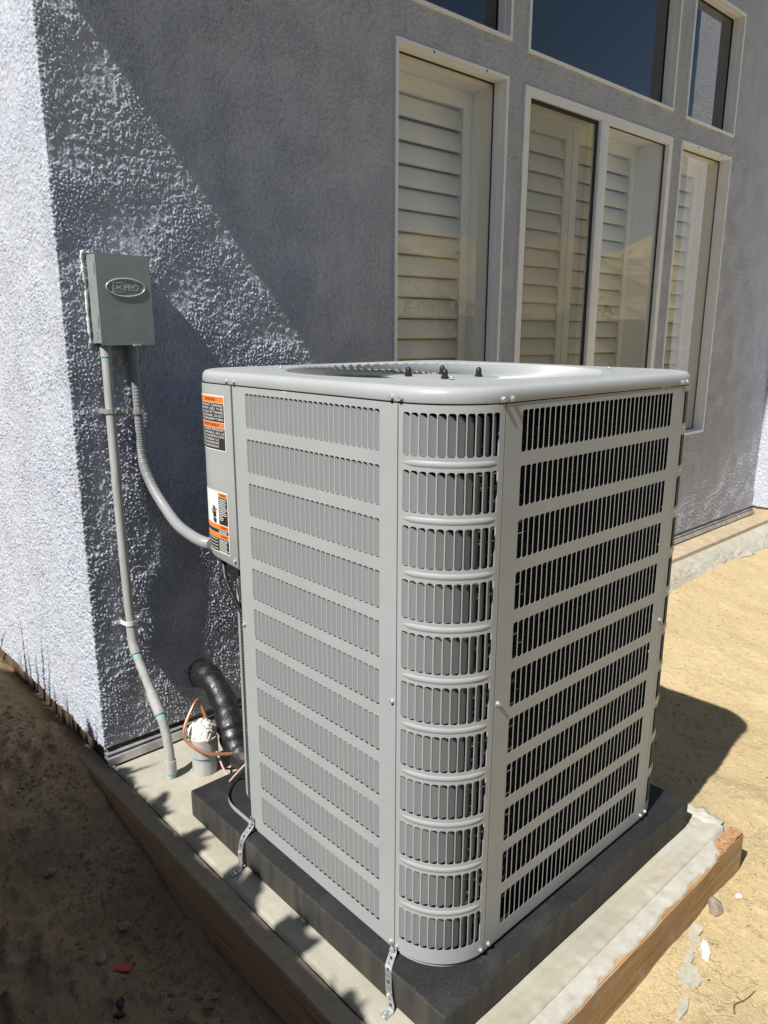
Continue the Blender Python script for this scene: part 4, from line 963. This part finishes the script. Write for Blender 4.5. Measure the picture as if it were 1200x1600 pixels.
# many small crumbs of earth: uncountable
def crumbs():
    V, F = [], []; base = [(1, 0, 0), (-1, 0, 0), (0, 1, 0), (0, -1, 0), (0, 0, 1), (0, 0, -1)]; tri = [(0, 2, 4), (2, 1, 4), (1, 3, 4), (3, 0, 4), (2, 0, 5), (1, 2, 5), (3, 1, 5), (0, 3, 5)]
    def put(x, y, r):
        b = len(V); z = gz(x, y)
        for p in base: V.append((x+p[0]*r*random.uniform(.6, 1.3), y+p[1]*r*random.uniform(.6, 1.3), z+p[2]*r*random.uniform(.4, .9)+r*.2))
        F.extend([tuple(i+b for i in t_) for t_ in tri])
    for _ in range(1500):
        y = random.uniform(.0, 1.9); x = -.18-abs(random.gauss(0, .10))-(.05 if random.random() < .3 else 0)
        if x > -.9: put(x, y, random.choice((.003, .0035, .005, .006, .009)) * random.uniform(.6, 1.2))
    for _ in range(700): put(random.uniform(-.75, -.2), random.uniform(.2, 2.2), random.uniform(.0018, .006))
    for _ in range(1700):
        x = random.uniform(.25, 1.35); put(x, -.175-abs(random.gauss(0, .07)), random.uniform(.0012, .0045))
    for _ in range(3200): put(random.uniform(1.08, 3.6), random.uniform(-.3, 1.1), random.choice((.0015, .002, .003, .004, .006, .008))*random.uniform(.7, 1.3))
    o = mesh('soil_crumbs', V, F, M['sand']); o['kind'] = 'stuff'; o['label'] = 'loose crumbs of dry earth scattered over the ground'; o['category'] = 'soil'
crumbs()
def twig(pts, r, label, m='twig'):
    P = smoothpath([(x, y, gz(x, y)+.005) for x, y in pts], 6); return tag(tube('twig', P, lambda t, i: r*(1-.5*t), M[m], None, 6), label, 'twig', 'twigs lying on the ground')
twig([(.575, -.345), (.60, -.335), (.635, -.345), (.675, -.350)], .0018, 'thin dark twig on the sand right of the cement chips')
twig([(1.62, -.02), (1.66, -.03), (1.70, -.06), (1.69, -.08)], .0018, 'curved twig on the sunlit sand beside the air conditioner shadow')
twig([(-.30, .93), (-.31, .90), (-.32, .86), (-.345, .83)], .0018, 'bent twig on the shaded soil beside the left board')

# ------------------------------------------------------------------ surroundings outside the picture (they shade, bounce and reflect)
def fence():  # fence added out of view to cast the solid shade on the left
    t = thing('shading_fence', 'tall brown wooden fence added unseen left of the house to shade the ground', 'fence', (-1.95, 1, -.2))
    y = -2.2; i = 0
    me = None
    v, f = boxvf(-.009, .009, -.0712, .0712, 0, 2.36); me = bpy.data.meshes.new('plank'); me.from_pydata(v, [], f); me.materials.append(M['fence'])
    while y < 2.05:
        o = bpy.data.objects.new('plank', me); o.location = (random.uniform(-.002, .002), y-1, random.uniform(-.012, .008)); o.parent = t; COL.objects.link(o); y += .142
    for z in (.4, 1.8): o = box('rail', (-1.94+.001, -1.90, -2.25, 2.05, z-.2, z-.11), M['fence']); adopt(t, o)
    for yy in (-2.1, -.1, 1.95): o = box('post', (-1.90, -1.81, yy-.045, yy+.045, -.4, 2.0), M['fence']); adopt(t, o)
fence()
def flax(x, y, h, n, m, label, seed, spread=.5, wd=.02, name='flax_plant', cat='plant'):
    r = random.Random(seed); V, F = [], []; z0 = gz(x, y)-.02
    for k in range(n):
        a = r.uniform(0, 6.283); lean = r.uniform(.05, spread); L_ = h*r.uniform(.7, 1.12); w0 = wd*r.uniform(.7, 1.3); bx, by = x+.06*math.cos(a), y+.06*math.sin(a); b = len(V); seg = 7
        px_, py_ = -math.sin(a), math.cos(a)
        for i in range(seg+1):
            t = i/seg; out = lean*L_*(t**1.8); zz = z0+L_*(t-.18*lean*t**3); ww = w0*(math.sin(math.pi*min(.98, .18+.8*t))**.7)*(1-t**5)
            V += [(bx+math.cos(a)*out+px_*ww, by+math.sin(a)*out+py_*ww, zz), (bx+math.cos(a)*out, by+math.sin(a)*out, zz-.004), (bx+math.cos(a)*out-px_*ww, by+math.sin(a)*out-py_*ww, zz)]
        for i in range(seg): q = b+3*i; F += [(q, q+1, q+4, q+3), (q+1, q+2, q+5, q+4)]
    o = mesh(name, V, F, m, None, True); return tag(o, label, cat, 'plants along the side fence')
yy = -.75; k = 0
fl = ['first', 'second', 'third', 'fourth', 'fifth', 'sixth', 'seventh', 'eighth', 'ninth', 'tenth']
def shrub(x, y, w_, h, n, seed, label):
    r = np.random.default_rng(seed); P = r.normal(size=(n, 3)); P /= np.linalg.norm(P, axis=1)[:, None]; P *= r.uniform(.2, 1, (n, 1))**.4
    c = np.stack([x+P[:, 0]*w_*.8, y+P[:, 1]*w_*1.15, -.2+h*.55+P[:, 2]*h*.45+.05*np.sin(P[:, 1]*9+seed)], 1)
    V, F = [], []
    for k in range(n):
        a = r.normal(size=3); a /= np.linalg.norm(a); b = np.cross(a, r.normal(size=3)); b /= np.linalg.norm(b); L_ = r.uniform(.035, .06); W_ = L_*.5; q = len(V); p = c[k]
        V += [tuple(p-a*L_), tuple(p-a*L_*.3+b*W_), tuple(p+a*L_*.5+b*W_*.8), tuple(p+a*L_), tuple(p+a*L_*.5-b*W_*.8), tuple(p-a*L_*.3-b*W_)]; F.append(tuple(range(q, q+6)))
    o = mesh('leafy_shrub', V, F, M['gleaf']); return tag(o, label, 'shrub', 'shrubs along the side fence')
for i_, y_ in enumerate((-.6, -.32, -.06, .18, .42, .68, .92, 1.16, 1.36)):
    shrub(-1.42, y_, .26, 1.70+.025*math.sin(i_*2.1), 2500, 300+i_, fl[i_]+' broad leaved green shrub counted from the camera end of the side fence')
for yy, h in ((1.28, 1.66), (1.52, 1.63), (1.78, 1.66), (2.05, 1.5)):
    if yy < 1.1: continue
    flax(-1.42+random.uniform(-.05, .03), yy, h-.30, 330, M['leaf' if k % 3 == 0 else 'gleaf'], fl[k]+' spiky flax plant counted from the camera end of the side fence', 50+k, .26, .058); k += 1
flax(-.50, 2.62, .62, 26, M['leaf'], 'dark red flax plant beside the left wall, only a leaf tip in view', 90, .8, .016)
# back yard: block wall, hedge, hill ridge reflected in the panes
t = thing('block_wall', 'tan concrete block garden wall behind the camera, outside the picture', 'wall', (6, -9, -.28))
bw = join([boxvf(-14+x*.4+(.2 if r % 2 else 0), -14+x*.4+.39+(.2 if r % 2 else 0), -9.1+random.uniform(-.004, .004), -8.9, -.28+r*.2, -.09+r*.2) for x in range(110) for r in range(9)])
o = mesh('block', bw[0], bw[1], M['blk_wall']); o['kind'] = 'stuff'; adopt(t, o)
o = box('cap', (-14, 30, -9.14, -8.86, 1.52, 1.58), M['blk_wall']); adopt(t, o)
def bush(x, y, r, h, seed):
    r_ = np.random.default_rng(seed); n = 2200; d = r_.normal(size=(n, 3)); d /= np.linalg.norm(d, axis=1)[:, None]; rad = r*r_.uniform(.55, 1, n)**.5*(1+.22*np.sin(d[:, 0]*5+seed)*np.cos(d[:, 2]*4))
    c = np.stack([x+d[:, 0]*rad, y+d[:, 1]*rad, -.28+h*.5+d[:, 2]*rad*h/(2*r)], 1); a = r_.normal(size=(n, 3))*.05; b = r_.normal(size=(n, 3))*.05
    V = np.concatenate([c, c+a, c+b, c+a+b*.9], 0); idx = np.arange(n); F = np.stack([idx, idx+n, idx+3*n, idx+2*n], 1)
    o = mesh('bush', V.tolist(), [tuple(q) for q in F.tolist()], M['gleaf']); return o
for i, (x, h) in enumerate(((7.0, 2.1), (9.2, 1.7), (11.5, 2.4), (14.0, 1.9), (17, 2.3))):
    tag(bush(x, -8.1, .9, h, 200+i), fl[i]+' rounded green bush counted from the left along the block wall', 'bush', 'bushes in front of the block wall')
gx = np.linspace(-160, 260, 120); gyy = np.linspace(-190, -55, 40); X, Y = np.meshgrid(gx, gyy); T = spectral(128, 4, 25, 160, 77)
Z = sstep(-Y, 55, 110)*(19+3.2*sample(T, 4, X, Y))-.4
tag(grid_mesh('hill', np.stack([X, Y, Z], -1), M['hill']), None, None, kind='structure')
